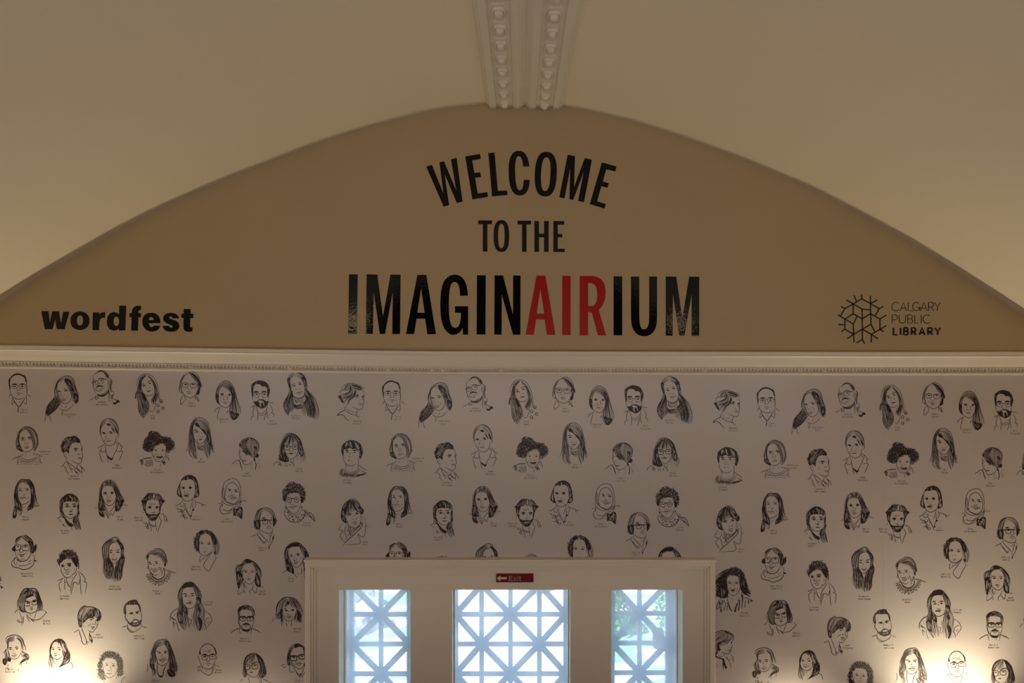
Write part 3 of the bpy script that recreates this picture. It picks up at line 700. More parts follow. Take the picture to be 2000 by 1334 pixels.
L 47 54 50 62 55 70 60 74 67 75 74 72 78 66 80 55
L 85 46 85 54 82 57
W 52 47 5 2 W 67 45 5 2 F 50 49 54 47.5 57 49 54 50 F 65 48 69 46.5 73 48 69 49.5
L1 59 47 59 52 56 58 60 61 L1 66 57 66 61 62 62
F 57 64 63 64 70 63 67 66 62 67 58 66 L1 54 62 56 66
L 39 81 48 76 54 72 L 49 77 46 87 52 89 55 88 57 82 L 43 86 43 90 46 102 50 112 L 43 86 47 87 L 55 72 57 84 60 100 63 112
L 78 67 84 68 90 75 96 79 L 79 70 83 72 L 85 70 80 84 72 100 68 111 L 90 76 91 87 L 80 84 83 88 93 87 90 98 85 108
F 60 96 68 102 73 101 71 106 67 106 61 100
@980 830|laughing woman with a big windswept afro|Zalika/Reid-Benta|63 109
K 2.6 34 46 44 36 44 26 62 26 76 38 90 40 100 50 100 62 96 68 86 75 82 70 82 58 77 52 66 54 56 60 52 70 40 70 32 64 32 56
K 2.6 34 46 44 36 44 28 62 28 76 38 90 40 98 50 100 62 90 66 84 72 82 58 77 52 66 54 56 60 52 70 40 70 33 64 33 56
H .5 50 48 40 44 34 47:72 44 54 30 43 27 H .5 52 60 42 66 36 66:52 50 40 50 33 54 H .5 80 50 90 46 99 44:84 66 92 66 98 66
F 70 42 84 44 82 52 76 50 66 53 54 58 58 52 64 48
L 52 60 52 74 55 82 60 90 66 92 72 91 79 83 82 74 82 60 78 53
L1 57 65 62 65 L1 72 65 78 64 F 57 68 61 67 63 68 60 69 F 72 68 75 67 78 68 75 69
L1 62 72 62 76 66 78 L1 70 74 73 76 71 78
F 60 80 66 81 76 80 72 84 65 84 L1 60 80 64 87 70 87 76 80 L1 58 78 56 82
K 2 26 88 32 86 34 94 31 100 27 96 K 2 72 92 78 90 83 96 78 98 F 73 92 79 91 83 96 76 95
L2.4 32 86 42 84 52 84 H .35 36 88 40 100 46 104:50 86 52 96 54 100 L 34 96 42 103 L1 52 86 53 104 L 70 96 69 103 L 84 78 82 88 L 85 79 89 92
@1060 810|woman with long straight hair, swept fringe and layered necklaces|Ali/Bryan|71 108
L 36 93 41 80 43 62 45 42 48 32 54 22 62 18 70 18 78 23 84 30 88 44 91 62 93 74 98 86
H .7 60 19 50 28 45 40 43 62 42 80 38 92:60 24 54 32 51 44 52 60 56 72 60 90
H .7 44 60 43 80 44 98 56 108:54 64 56 80 58 94 62 106
H .7 62 19 74 22 84 34 89 52 92 72 99 90:58 28 66 32 76 44 80 54 84 70 96 98
H .7 86 44 90 64 90 84 88 104:81 60 76 72 77 90 84 108
F 56 30 60 28 68 38 78 48 84 60 76 52 66 40 57 36 F 84 46 90 60 90 78 84 70
L 52 42 53 58 57 68 64 74 70 75 76 70 81 62
W 58 45 5 1.8 F 56 49 60 47 64 49 60 51 L1 70 50 71 54 L1 64 56 64 60 70 61 73 60 73 56
F 62 65 68 63 74 64 70 67 66 67 L1 60 63 64 70 68 71
L2 59 78 66 83 76 78 L2 60 82 68 86 77 82 L 61 85 70 88 77 86 L1 68 91 76 89 L 60 72 66 80 74 78
@1155 840|woman looking down left, hair gathered in a low bun|Kyo/Maclear|64 104
L2.4 46 43 50 36 56 31 64 28 72 28 80 31 86 37 89 44 88 54 86 60
H .55 66 29 54 34 50 42 56 54 66 64:74 29 84 36 88 48 86 58 82 68
H .6 68 30 62 38 66 52 78 68:66 30 50 38 52 50 66 64
F 46 43 50 40 50 46 56 55 64 62 66 64 60 62 54 56 49 48 F 78 46 84 48 84 58 82 68 78 62
F 84 62 88 62 89 68 86 71 80 70 82 78 78 77 78 68
L 47 44 47 54 46 62 48 68 47 70 51 74 53 78 54 82 57 85 62 86 70 83 78 76
L 66 63 74 68 78 71
L 47 55 51 58 F 46 59 50 61 47 62 L2 59 62 62 65 66 64 L2 54 58 58 57 L1 52 64 49 71 L1 57 73 59 70 
L2 52 76 57 77 62 77 L1 54 79 60 79
L 29 85 36 80 42 75 45 76 L2.4 43 75 48 80 50 88 53 96 L1 45 76 50 74 L2.4 81 78 83 86 82 92 81 97 L1 74 82 70 91 L1 70 95 77 92 L1 88 73 94 77 L1 88 78 86 86 L1 91 84 88 94 L1 58 86 60 92 D 1.2 3 36 82 41 79 46 86 40 88
@1238 830|woman with heavy fringe, rectangular glasses and shoulder-length hair|Susan/Ouriou|85 104
L 41 62 42 56 48 42 54 32 60 28 68 28 76 31 84 38 89 48 92 60 97 74 98 84
H .8 60 28 52 38 46 50 43 60 40 76 38 86:64 32 56 44 50 54 52 66 56 78 62 86
H .85 62 28 56 36 52 46 52 56:68 28 66 36 64 46 62 55
H .8 68 28 74 34 80 44 82 54:66 30 66 40 64 48 64 52
H .75 70 28 84 38 91 56 97 78 96 92:68 28 78 44 83 56 80 72 77 94
F 46 56 52 50 54 66 58 78 62 88 52 90 40 84 44 68 F 84 46 90 56 94 74 88 78 82 64
L 53 64 55 74 60 80 66 84 72 82 78 76 82 66
O 58 59 6 5 4 2 O 75 58 6 5 4 2 L2 64 57 69 56 F 54 57 58 56 62 58 58 60 F 71 57 75 56 79 57 75 60 L2 70 54 78 52
L1 62 62 62 66 66 68 71 66 L1 76 66 77 70 75 73
F 60 71 66 69 74 70 68 74 64 74 L1 56 70 60 74
L 28 100 30 94 36 89 42 88 L2 39 91 45 96 L2 38 95 43 97 46 100 L1.4 40 90 44 92 47 97 L 50 95 55 100 L 53 92 57 96 58 101 F 62 94 66 96 64 100 L 62 86 68 92 74 98 70 101 L1 66 86 71 93 L1 72 82 73 94 L 50 90 60 90
@630 960|person with shaggy short dark hair, scarf and wide-lapelled coat|Tara/Hill|93 109
L 42 36 50 24 58 18 66 15 74 18 80 26 84 34
H .9 60 17 48 27 42 38 41 52 44 64:62 20 54 32 52 44 50 56 54 68
H .8 58 18 50 32 50 46 56 52:66 17 64 28 62 38 62 44
H .85 66 16 78 24 84 34 90 44 86 50:64 20 68 32 74 42 80 44 83 48
H .8 62 18 60 32 62 44:68 18 70 30 76 42
F 42 40 50 36 50 56 54 68 46 66 40 56 F 78 30 84 34 90 40 90 44 86 50 84 48 84 58 82 46
L 51 56 54 66 58 74 64 78 70 80 76 77 82 70 84 60 84 50
L2 54 48 60 47 64 49 F 54 51 59 48.5 63 50 59 52 L2 71 47 76 43.5 80 44 F 71 48 76 45 80 47 75 50
L1.4 70 49 71 53 L1.4 65 60 67 61 69 61 L2 71 60 74 59 75 56
M 70 68 5 1 L1 65 66 71 65 76 65 L 66 69 71 71 75 69
L 44 68 36 80 36 83 45 86 39 92 39 98 44 105 49 110 L 52 70 50 80 48 86 51 96 54 106 L 56 72 57 84 61 95 L2 60 76 60 88 62 95 L 62 95 66 92 M 66 85 3 1 L 52 82 58 88 L 55 92 58 97
L 88 55 92 60 94 72 93 86 92 94 89 98 85 98 80 94 77 92 80 100 82 108 80 113 70 114 50 116 L2 88 64 86 74 82 80 70 92 56 104 49 111 46 117 L1.4 94 73 99 77
L 84 66 80 74 72 82 62 86 D 1.5 3 60 76 82 74 74 86 62 92 H .5 82 66 82 70:87 66 86 76
@720 930|long-haired woman with a centre parting facing slightly left|Holly/Hogan|67 103
L 41 58 44 42 48 32 54 24 60 21.5 68 23 74 22 80 28 85 38 87 52 88 60 92 72 97 79
H .75 60 21 50 28 44 42 41 58 43 72 42 86 38 104:62 27 54 30 50 38 50 50 51 64 58 80 56 102
H .8 62 22 74 23 84 36 88 58 94 80:60 28 70 30 76 38 78 52 78 66 72 88
H .6 80 44 84 66 86 80:78 50 78 72 72 90
F 42 54 48 52 50 66 56 78 58 90 50 88 44 76 F 43 80 48 80 46 104 38 104 F 82 70 84 82 76 88 70 90 72 80 F 78 30 84 40 84 58 78 50 76 36
L 51 64 56 76 62 76 70 73 76 66 L1 57 81 62 83 68 81
L1.6 51 42 54 41 58 43 L1.6 65 43 68 41.5 74 42 F 51 46 55 44.5 59 46 55 47.5 F 66 45 69 44 74 45 70 47.5
L1 59 47 58 52 F 55 55 57 54 57 56 F 60 56 64 54 65 56 62 57 L1 64 53 66 55
L1.6 52 61 58 62 62 60.5 68 62 L1 54 63 60 65 66 63 L1 72 59 72 63 L1 66 66 69 66
L1 60 84 60 92 L 70 84 71 92 L 56 100 58 90 L 84 80 97 80
@805 955|woman with short straight black fringe and a long ponytail over one shoulder|Arianna/McGill|58 104
F 46 48 46 40 52 32 60 26 68 24 76 26 83 31 87 38 88 48 86 54 84 50 82 44 78 41 70 41 62 41 56 43 53 48 52 60 48 60
P 66 28 68 34 71 40 68 34 P 73 30 72 40 73.5 40 74 32 P 76 34 79 40 80 40 77 34
F 46 50 50 56 53 62 55 70 58 78 64 86 74 90 72 96 66 94 60 84 54 76 49 70 46 60
F 84 46 88 48 88 60 89 68 86 76 84 86 80 88 74 86 76 78 82 70 84 60
H .7 84 66 88 86 92 102:74 80 78 94 84 104 H .7 54 70 58 84 62 94:60 80 68 88 76 92
L 54 66 58 72 64 77 70 78 76 76 82 70
W 61 47 5 2 W 77 47 5 2 E 62 52 4.5 E 78 52 4.5 F 58 52 62 50 66 52 62 54 F 74 52 78 49 82 52 78 54
L1 68 52 69 55 L1.4 72 56 74 60 F 66 62 70 63 75 62 72 64 68 64
F 64 69 68 67 72 68 77 69 71 72 P 66 70 70 70.5 73 70 70 71.2 
L1 49 54 50 58 52 62 L 39 79 44 76 50 75 56 77 60 82 62 90 65 96 L 48 68 46 75 L1 42 77 49 86 L2 52 90 56 95 60 95 L 54 90 54 94 L2 66 92 72 96 76 92 80 90 L 71 97 73 104 L 87 86 92 103
@890 930|long-haired woman with collared shirt, hair flicked out|Marie/Trump|83 101
L 35 84 37 64 38 44 43 31 50 24 58 22 66 23 73 30 79 42 84 54 90 62 91 70 88 78
H .8 54 23 44 30 40 42 38 60 35 84 38 98 48 102:58 34 48 35 43 42 43 56 48 72 50 88 48 102
H .8 50 24 52 30 50 35:62 22 64 30 64 34 H .8 60 22 70 28 78 42 88 60 91 70 84 88:58 34 66 36 70 46 74 58 72 74 72 92
F 36 66 42 62 48 72 50 86 44 88 36 84 F 74 64 82 70 82 84 74 90 71 80 F 36 84 44 90 48 102 38 98 F 84 66 91 64 88 74 84 80
L 43 54 46 64 50 72 56 77 61 77 67 74 71 67 74 58
L1.8 46 48.5 54 48.5 L1.8 61 48 69 47 E 50 51 4.5 E 65 50 4 F 47 51 50 49.5 54 51 50 53 F 62 50 65 48 68 50 65 53
L1.4 55 52 55 60 L1.4 52 62 55 63 61 62 L1 60 56 60 60
M 58 68 6 1 L1 53 67 56 66 63 67 L1 65 66 66 67
L 29 83 33 81 L 90 75 99 77 L 50 77 50 84 54 92 57 96 L 50 90 54 98 57 96 60 98 63 93 67 99 71 86 L 71 76 64 86 58 93 L2 52 94 55 100 57 104 59 98 L1 50 78 58 94
@970 950|man with full dark beard and swept-back hair, scarf and jacket|Patrick/Watson|35 80
H .8 60 42 50 44 46 44 38 44:70 28 56 27 48 34 42 42
H .75 50 44 50 36 56 27:66 41 64 34 66 26 H .75 66 42 70 34 68 27:86 44 84 36 76 28 H .8 70 42 80 44 92 44:80 34 84 38 90 43
F 42 44 52 43 49 56 50 64 46 66 43 58 F 78 42 90 43 86 50 82 58 81 66 78 66 79 54
F 44 58 48 62 51 70 57 73 62 73 66 73 74 73 79 67 80 60 82 56 80 70 75 80 70 86 62 87 56 83 50 74
P 59 77 64 77 72 76 66 79 61 78.5 P 54 58 54 60 55 60 
F 38 44 42 40 46 44 44 50 F 86 42 93 44 88 47
L1 56 51 62 50 72 51 L1 58 53 66 52 W 58 57 5.5 3 W 74 57 5 3 F 54 60 58 58.5 62 60 58 61 F 70 60 73 58.5 77 60 73 61 L1 66 60 68 66 M 66 70 4 1 L1 62 70 64 68
L1.6 56 84 57 92 59 98 62 110 L1.6 55 92 55 100 L1.4 70 86 71 96 73 108 L1.6 58 94 64 98 70 98 L1 60 96 66 100 71 98 L 78 76 80 83 83 86 82 92 78 102 75 112 L 80 72 87 73 92 78 96 86 97 90 L1.4 88 76 90 84 91 90 L 94 82 94 90
L 43 89 50 95 L 50 89 53 98 56 105 L2 48 98 54 105 L 53 92 52 100 L 42 68 44 70
@1045 925|woman with a smooth jaw-length bob and frilled blouse|Liz/Howard|76 105
F 41 30 45 22 51 17 58 15 64 14.5 71 18 75 22 79 32 81 44 82 54 81 60 76 64 70 63 73 54 73 44 72 34 69 27 64 24 58 24 54 26 48 25 44 27 41 34 41 46 43 56 44 64 40 63 36 60 33 54 35 44 38 36
P 57 18 56 24 57.5 24 58.5 20 P 66 20 70 24 75 32 76 40 72 28 P 36 50 37 56 40 61 38 54 P 78 52 77 62 79 60 79 54 P 38 44 37 50 40 58 39 50 P 50 19 48 24 50 22 P 76 46 76 56 74 62 75 54
L 43 56 46 66 50 70 56 72 62 70 68 66 72 62
W 47 41 5 1.6 W 62 41 5 2 F 43 43 48 41 52 43 48 46 F 58 43 62 41 67 43 62 46
L1 50 48 50 54 52 54 L1.4 54 56 57 55 58 52
F 48 59 54 57 61 60 56 62 52 62 L1.4 47 60 50 58 58 58 61 57 L1.2 48 60 56 63 60 61
L 46 66 46 70 40 77 30 82 L1.4 41 77 41 82 46 84 50 80 46 74 L2 50 82 54 90 58 98 62 106 64 112 L1.4 62 106 66 96 68 88 68 80 70 75 L1.4 68 66 66 76 62 88 L 71 68 74 74 74 80 71 86 L 74 73 84 76 90 79 97 80 L 88 79 90 84
L 32 85 38 90 44 90 L 35 95 44 94 L 42 88 46 94 50 90 44 96 L 42 97 48 97 50 100 L 40 104 48 102 54 100 L 44 102 48 106 54 106 L2 46 98 50 108 51 111 L 50 106 56 106 56 109 51 111 L2 42 89 46 97 L 50 88 50 92 L1 54 92 53 96
F 67 89 73 88 70 93 67 93 F 63 102 67 101 66 105 63 106 L1 51 74 53 82
@1130 930|smiling woman in a draped hijab|Uzma/Jalaluddin|48 103
L 36 64 37 44 39 32 44 23 52 18 60 16 68 18 74 26 77 38 78 50 78 60 80 66
L 42 60 44 46 47 32 52 27 60 24 66 28 71 34 74 44 75 54 73 62 68 68 60 71 52 68 46 64 42 60
L 40 34 38 48 40 60 46 66 54 70 62 73 70 71 76 64
L1.4 40 36 42 46 42 60 44 62 L1.4 42 56 44 61 46 62 L 36 62 42 70 52 74 62 74 L 36 64 36 72 32 80 33 87 36 91 42 93 48 92 54 87 60 82 L 39 84 46 86 54 85 60 80 68 76 76 68 79 62 L 36 68 38 78 L1 50 93 56 90 61 84 L1 38 83 44 84 L 79 62 76 74 70 80 L1 32 82 35 88 L1 60 74 70 68 74 60 L1 66 78 74 70 78 58
L2 50 38 54 40 L2.4 50 38 56 40.5 L2.6 62 41 70 40 F 50 42 54 41 57 43 53 44 F 63 43 68 43 72 45 67 46
L1 57 44 58 48 L1.4 56 50 57 52 59 52 62 52 64 51 L1 52 52 50 56
L1.4 52 55 57 54 63 56 67 58 L1.4 53 57 59 58 66 58 L1.4 54 59 60 61 65 59 L1 66 54 69 58 66 62
F 62 80 68 82 74 78 80 78 82 88 81 96 80 104 72 98 66 96 62 97 61 90
P 70 86 73 90 74 86 P 66 90 68 95 71 94 P 74 82 75 86 77 82 P 64 84 65 88 67 85
L 28 70 35 69 L 80 65 86 64 91 66 F 42 58 46 60 45 62 42 61 F 74 50 77 52 74 54
@1188 975|young person with centre-parted hair, heavy-rimmed glasses and buttoned collar|Patrick/deWitt|61 115
L 43 62 44 50 48 40 54 32 62 29 70 29 78 32 84 38 88 48 89 56
H .65 62 29 50 34 45 46 43 58 43 68 48 76:62 34 57 38 56 46 54 56 56 64 54 76
H .65 62 29 74 30 84 38 88 50 89 62 86 68:64 34 74 40 82 47 84 56 84 64 83 70
F 46 56 54 56 56 66 53 75 48 76 43 66 F 83 50 88 54 88 62 84 70 83 62
K 2 41 56 46 56 46 76 41 68 K 1.6 87 53 91 55 90 62 86 64
L 54 74 58 78 64 82 70 84 76 84 81 81 82 72
W 63 51 5 2.6 L2 77 53 80 50 84 50 L3 52 56 58 56 62 55 70 55 76 56 82 54
O 66 59 5.5 5 4 1.8 L1.8 76 56 76 60 78 63 82 63 F 62 57 66 56 69 57 66 59 F 77 57 81 56 81 58
L1 72 56 70 62 L1.4 70 66 74 67 78 65 L1.2 68 72 73 71 76 70 81 72 L1 70 74 76 75 80 73 L1 74 68 74 70
L 54 76 55 84 60 90 68 98 74 106 L1.4 37 91 44 88 50 85 L1.4 53 80 49 87 56 96 62 105 65 106 66 102 68 98 L1.2 49 88 60 103 O 63 104 2 2 2 1.2
L 81 82 78 90 75 104 L 82 84 85 90 83 98 80 104 76 112 74 119 74 106 L2.4 83 90 82 99 L1 76 86 76 92 L1 71 91 75 89
@1245 925|woman with a mop of tight curls, round glasses and spotted scarf|Lorna/Crozier|93 116
K 3 42 66 40 56 42 46 48 36 56 30 66 29 78 33 86 40 91 50 90 62 86 68 84 72 80 66 78 56 72 52 62 51 54 55 50 62 46 70
K 3 42 66 40 56 42 46 48 36 56 30 66 29 78 33 86 40 91 50 90 62 86 68 82 66 80 58 74 52 62 51 54 53 48 60 46 70
F 42 60 48 58 47 68 43 70 F 80 60 86 62 85 72 81 74 F 56 50 64 48 74 50 66 51
L 47 68 47 76 50 84 54 90 62 96 68 96 74 91 78 82 80 72
O 55 67 5 5.5 2 1.8 O 70 67 5 5 2 1.8 L3 58 64 62 63.5 66 63 F 52 66 55 64 58 66 55 68 F 67 66 70 64 73 66 70 68 L1 50 60 58 62 L1 66 60 74 60
L1 59 70 57 75 60 77 66 77 67 73
L2 55 83 60 82 66 81 72 80 L1 58 84 63 86 68 83 L1 52 80 54 84 L1 73 78 76 82
F 46 80 49 84 49 87 46 85 F 80 82 83 79 84 83 80 85 L1.2 49 88 54 92 60 98 70 100 78 94 82 86
L2 45 92 44 97 48 105 54 111 60 114 70 115 78 113 86 105 90 98 88 92 84 87 80 86 L1.4 48 88 45 93 L1.4 52 88 54 96 60 102 66 104 L1 66 103 78 103 84 100 92 96
D 2.8 6.5 47 94 52 94 60 103 78 100 84 88 92 94 88 104 80 112 60 113 50 104
L2 88 90 94 96 100 94 106 100 110 110 112 115 L2 94 98 98 102 106 108 110 114 F 100 101 105 105 104 107 101 105 L1.4 96 94 100 100 104 106 L1.4 86 86 94 92 92 102
@1450 1050|smiling older woman in large square glasses and a cowl scarf|Mary-Kelly/Lamoletta|74 104
H .8 62 23 54 27 49 34 47 42:64 26 58 30 52 36 51 42
H .75 64 24 68 20 78 25 86 34 87 42 90 50:62 25 68 30 74 34 78 38 81 46 84 54
F 84 44 90 45 93 40 95 44 94 54 90 58 86 61 82 58 81 50 F 47 44 49 46 49 56 44 56 41 53 43 48 F 76 34 86 36 86 44 80 42
O 54 48 6.5 6 4 1.8 O 71 49 7.5 6 4 1.8 L1.6 60 46 64 46 L2 48 43 50 44 L1.4 79 44 82 43 F 51 46 54 44.5 58 46 54 47.5 F 67 46 71 44.5 75 46 71 48 L1 51 42 56 42 L1 68 42 74 41
L 48 56 50 64 54 72 58 76 64 78 L2 58 78 66 78 74 75 80 67 82 62 L 80 54 82 62
L1.4 60 48 57 56 60 59 64 58 67 56 L1 54 58 55 66 L1.6 56 62 62 64 70 62 L1.4 58 64 62 67 68 64 L1 60 68 64 68 L1 70 59 74 62 L1 60 73 70 73
L1.8 48 69 44 76 40 82 42 88 48 91 58 93 64 96 74 95 82 91 88 84 89 76 90 68 86 63 82 61 L1.4 48 70 46 80 50 87 L1.2 54 86 62 88 70 87 80 83 86 80 L1 52 78 52 86 L1.2 76 80 84 75 L1.4 48 70 54 76 56 78
F 54 72 56 76 56 78 53 77 F 88 74 92 75 96 77 92 80 90 78 F 58 77 61 78 60 80 57 79
@1545 1080|man with thick dark tousled hair, open collar and suit jacket|Linwood/Barclay|50 117
K 3 35 42 37 34 40 28 44 22 50 18 60 17 68 19 74 24 78 32 80 42 80 52 76 50 70 44 66 38 60 34 52 36 46 42 40 44 38 50
K 3 35 42 37 34 40 28 44 22 50 18 60 17 68 19 74 24 78 32 80 42 78 54 72 48 66 38 58 34 50 38 42 42
F 36 42 46 40 40 46 40 54 37 48 F 66 34 78 36 80 44 76 54 72 50 68 42 F 42 26 50 30 54 34 46 38 40 36
L 42 54 43 64 47 72 53 77 60 77 65 73 L 65 72 73 66 76 56 78 50 L2 81 46 80 60
L2.2 54 48 60 46 65 47 L2 42 50 48 49 E 60 50 4.5 E 46 52 4 F 56 51 60 49 64 50 60 53 F 43 53 47 51 49 52 46 54 L1 58 54 63 53
L1.6 50 54 49 60 53 61 57 60 59 57 L1 54 51 54 57 L1 60 58 63 61 L1.4 50 66 56 65 61 64 L1.2 52 68 56 70 60 67 L1 48 66 48 68 L1 71 56 71 62
L 49 77 42 81 35 84 L 43 81 44 85 39 88 38 94 40 104 42 109 L 50 78 50 90 50 104 L 53 78 56 88 60 96 64 100 61 107 L1.6 55 86 58 94 62 98 L 78 64 74 72 66 86 63 96 L 64 101 66 94 70 88 75 88 79 92 82 86 84 78 82 70 80 66
L 79 63 86 68 92 76 95 83 91 86 97 88 97 96 95 110 L 84 76 84 92 86 114 L 70 88 68 98 65 105 64 115 F 64 104 66 104 66 106 64 106 L1 68 74 65 80 L1.4 50 88 54 87
@1625 1050|woman with very long wavy dark hair and a fine choker|Francine/Cunningham|70 127
L2 43 52 42 44 46 36 52 30 60 25 66 22 72 21 78 24 80 30 86 36 89 46 88 58 91 66 90 76 87 84
H .8 66 22 52 30 44 40 43 54 44 66:72 31 62 34 58 42 57 54 55 66
H .75 43 56 45 74 44 94 52 112:56 60 58 72 68 88 60 112
H .6 54 64 66 80 68 94 70 118:46 76 50 92 56 104 60 112
H .9 72 22 80 30 88 40 88 58:72 31 78 34 83 46 83 62
H .75 88 56 91 70 87 86 84 114:80 66 74 76 70 92 70 118
H .6 74 74 72 90 72 106 74 118:86 76 86 92 86 104 80 114
F 84 42 88 44 88 58 90 66 83 68 F 56 64 64 76 68 90 62 84 54 72
L 57 56 58 68 62 74 69 78 74 74 82 66
W 62 49 3.5 2 L2.4 73 49.5 81 47 F 58 53 62 52 65 54 61 56 F 72 54 77 52 81 53 77 55
L1 66 56 67 60 F 64 64 66 63 67 65 F 71 65 74 63 73 65 L1.6 62 67 68 69 75 67 L1.2 64 69 69 72 74 69 L1 68 87 74 87
@1715 1070|older woman with swept short hair and lacy patterned collar|Michelle/Good|63 112
H .8 62 20 50 24 42 30 38 36 38 42 42 48:62 24 56 28 48 32 44 34 42 40 42 46
H .45 54 24 68 20 80 32 82 44 82 52:48 32 62 38 68 40 76 52 79 60
H .5 50 32 64 28 76 34 82 44:52 34 64 33 74 42 82 50
L1.8 55 22 60 20 68 21 75 26 80 34 82 44 84 49 80 54 81 60 F 40 34 44 32 42 42 38 42 F 76 52 80 54 80 60 77 58
L 42 47 42 56 44 64 48 72 54 77 60 78 66 75 L 78 60 76 64 73 72 70 80 L1.4 65 60 70 64 70 72 L1 67 62 67 68 
L2 56 49 64 48.5 L2 43 51 48 50 F 57 52 61 50.5 64 52 60 54 F 44 54 48 52 50 54 46 56 L1 43 49 49 50 L1 68 52 69 54
L1 55 53 55 58 L1.4 50 63 53 65 58 64 60 62 L1.6 51 69 57 68 62 67 L1.2 52 70 57 72 62 68 L1 62 63 66 66 L1 48 60 50 68 
L1.6 42 56 41 66 L 74 64 77 62 77 68
L2 47 70 47 78 50 85 56 90 64 92 74 90 82 83 85 74 85 70 L2.4 50 74 52 80 58 85 66 87 74 83 78 76 77 66 L1.4 48 72 52 82 60 88 68 89 78 84 82 76 L 78 67 88 69 96 72 103 74
Z1 47 74 38 77 47 82 38 81 49 85 40 87 50 86 44 94 54 90 50 98 60 92 56 100 66 93 64 100 72 92 73 98 78 90 84 92 82 85 89 88 84 80 91 81 85 76 93 75 86 71
Z1 38 76 47 80 38 82 47 85 41 88 51 89 45 93 55 91 50 98 60 93 56 101 62 92 66 101 72 98 70 92 78 96 76 90 84 93 82 86 89 86 85 80 92 80 86 74 92 72
@1805 1030|woman with wavy jaw-length hair and a large wrap-over collar|Marilyn/Bowering|47 101
K 2.6 42 48 43 36 48 30 54 23 62 22 72 22 80 26 86 32 82 38 78 32 70 29 62 30 56 34 53 42 52 56 52 68 46 66 42 58
H .8 62 22 50 28 44 40 43 56 46 68 52 72:66 29 56 33 52 44 52 56 52 66 53 72
H .8 66 22 78 24 88 34 94 48 97 62 92 76:68 29 76 32 80 42 82 56 84 66 88 76
F 43 44 52 40 51 52 52 66 45 60 F 54 24 62 24 60 30 54 32 F 78 28 88 38 92 50 86 54 82 44 F 84 66 88 68 90 76 86 74
L 52 50 53 68 57 74 63 77 70 76 76 72 82 66
L1.4 54 48 58 47 62 49 L1.4 70 49 74 47.5 78 48 F 55 51 59 49.5 63 51 59 52.5 F 70 52 74 50.5 78 52 74 54
F 60 61 62 60 62 62 F 66 60 69 60 67 62 F 58 67 62 68 70 68 67 70 62 69 L1 62 70 66 72 68 70
L 57 76 54 84 54 88 57 92 L1.3 56 88 62 84 70 79 80 70 L 82 68 74 80 62 98 72 111 76 108 83 94 89 82 84 70 L1 60 78 62 85 L1 89 82 95 83
@430 1070|woman with windswept shoulder-length hair and a pointed collar|Raed/Bassat|92 94
L2 34 50 34 44 38 38 46 36 50 30 56 25 62 25 70 28 78 34 86 44 90 54 90 62
H .8 54 27 50 34 38 38 34 46 36 60 40 88:60 33 52 36 48 42 46 52 47 64 50 84
H .85 60 25 72 29 84 42 90 54 88 68 89 82:60 33 70 34 76 42 78 56 76 68 76 78
F 36 58 46 54 50 66 50 72 44 80 42 88 38 84 F 34 52 40 50 48 50 42 56 36 58 F 78 54 84 60 88 72 88 84 82 84 76 76 F 54 26 62 25 70 30 64 33 56 32 F 50 70 54 84 58 90 52 84
L 50 42 49 56 50 66 56 74 63 78 70 76 75 70 78 58
L1.6 50 49 55 47.5 60 49 L1.6 66 49 70 47.5 74 49 F 52 52 56 50.5 60 52 56 54 F 67 52 71 50 74 52 71 54
L1 64 52 64 59 F 59 61 61 60 62 62 F 66 61 68 60 67 62 
F 57 67 63 65 68 67 63 69 L1 60 69 63 71 67 69
L 53 74 53 80 L1 56 78 58 86 L 42 86 40 92 40 100 47 97 52 92 50 84 L 53 92 54 100 L 73 78 70 88 65 92 64 96 66 101 L 70 89 74 94 78 98 80 90 79 84 L 88 84 95 85
@515 1040|woman with shoulder-length wavy hair and open neckline|Susan/Casey|60 99
L2 46 50 46 42 50 32 58 25 66 21 76 22 84 28 92 38 97 46 98 52 96 58
H .8 64 22 52 30 47 40 46 54 48 64 50 82 64 89:72 30 60 32 54 36 54 50 58 62 65 76 65 88
H .75 66 21 78 22 90 34 98 50 95 60:70 30 78 30 82 38 88 50 92 58
F 48 62 54 54 58 64 66 80 65 90 56 84 50 82 52 72 F 54 28 68 22 78 24 76 30 62 31 54 34 F 88 38 98 50 94 58 90 52 F 86 58 94 58 95 78 94 92 89 84 86 70
L1 45 54 44 55 L 48 66 48 70
L 55 50 58 60 64 70 69 75 76 74 82 68 86 58 86 50
L1.8 56 49 60 47 63 49 L2 70 47 74 45.5 79 45 F 57 51 60 49.5 64 50 62 53 F 71 48 76 46 79 48 76 51
L1 68 48 66 54 65 58 F 65 61 67 60 70 61 L1.4 72 56 73 59 70 60
L1.8 65 66 70 65 76 63 L1.3 66 67 70 69 74 66 L1 80 56 83 54 L 90 50 91 56
L 40 88 46 84 52 82 L 67 89 73 98 L 76 88 77 92 L 82 76 83 82 81 91 L1.6 87 80 89 90 90 99
@1375 1095|woman with windblown curly hair and a striped blouse|Martha/Baillie|88 113
H .75 60 16 48 19 36 26 26 36 22 40:62 28 52 30 44 36 36 46 24 50
H .75 50 24 36 34 24 44 22 50:50 36 44 46 34 56 23 64
H .8 48 36 38 50 28 64 24 78:52 60 52 70 44 80 38 82
K 2.4 24 46 30 36 42 26 52 22 60 15 70 14 78 20 86 27 88 36 92 48 94 60 90 74 82 68 78 60 78 44 74 34 64 30 50 33 48 46 46 56 52 70 50 80 36 80 26 74 30 62
K 2.4 30 40 42 26 52 22 60 15 70 14 78 20 86 27 88 36 92 48 96 66 90 74 80 66 78 50 74 34 64 30 50 33 46 56 52 70 42 80 26 76
H .8 84 30 92 48 96 60 104 64:78 46 84 62 90 72 100 79 H .7 86 50 94 62 102 64:84 60 92 70 98 77
F 36 58 44 54 52 70 48 80 38 80 30 74 F 78 40 86 40 90 58 80 62
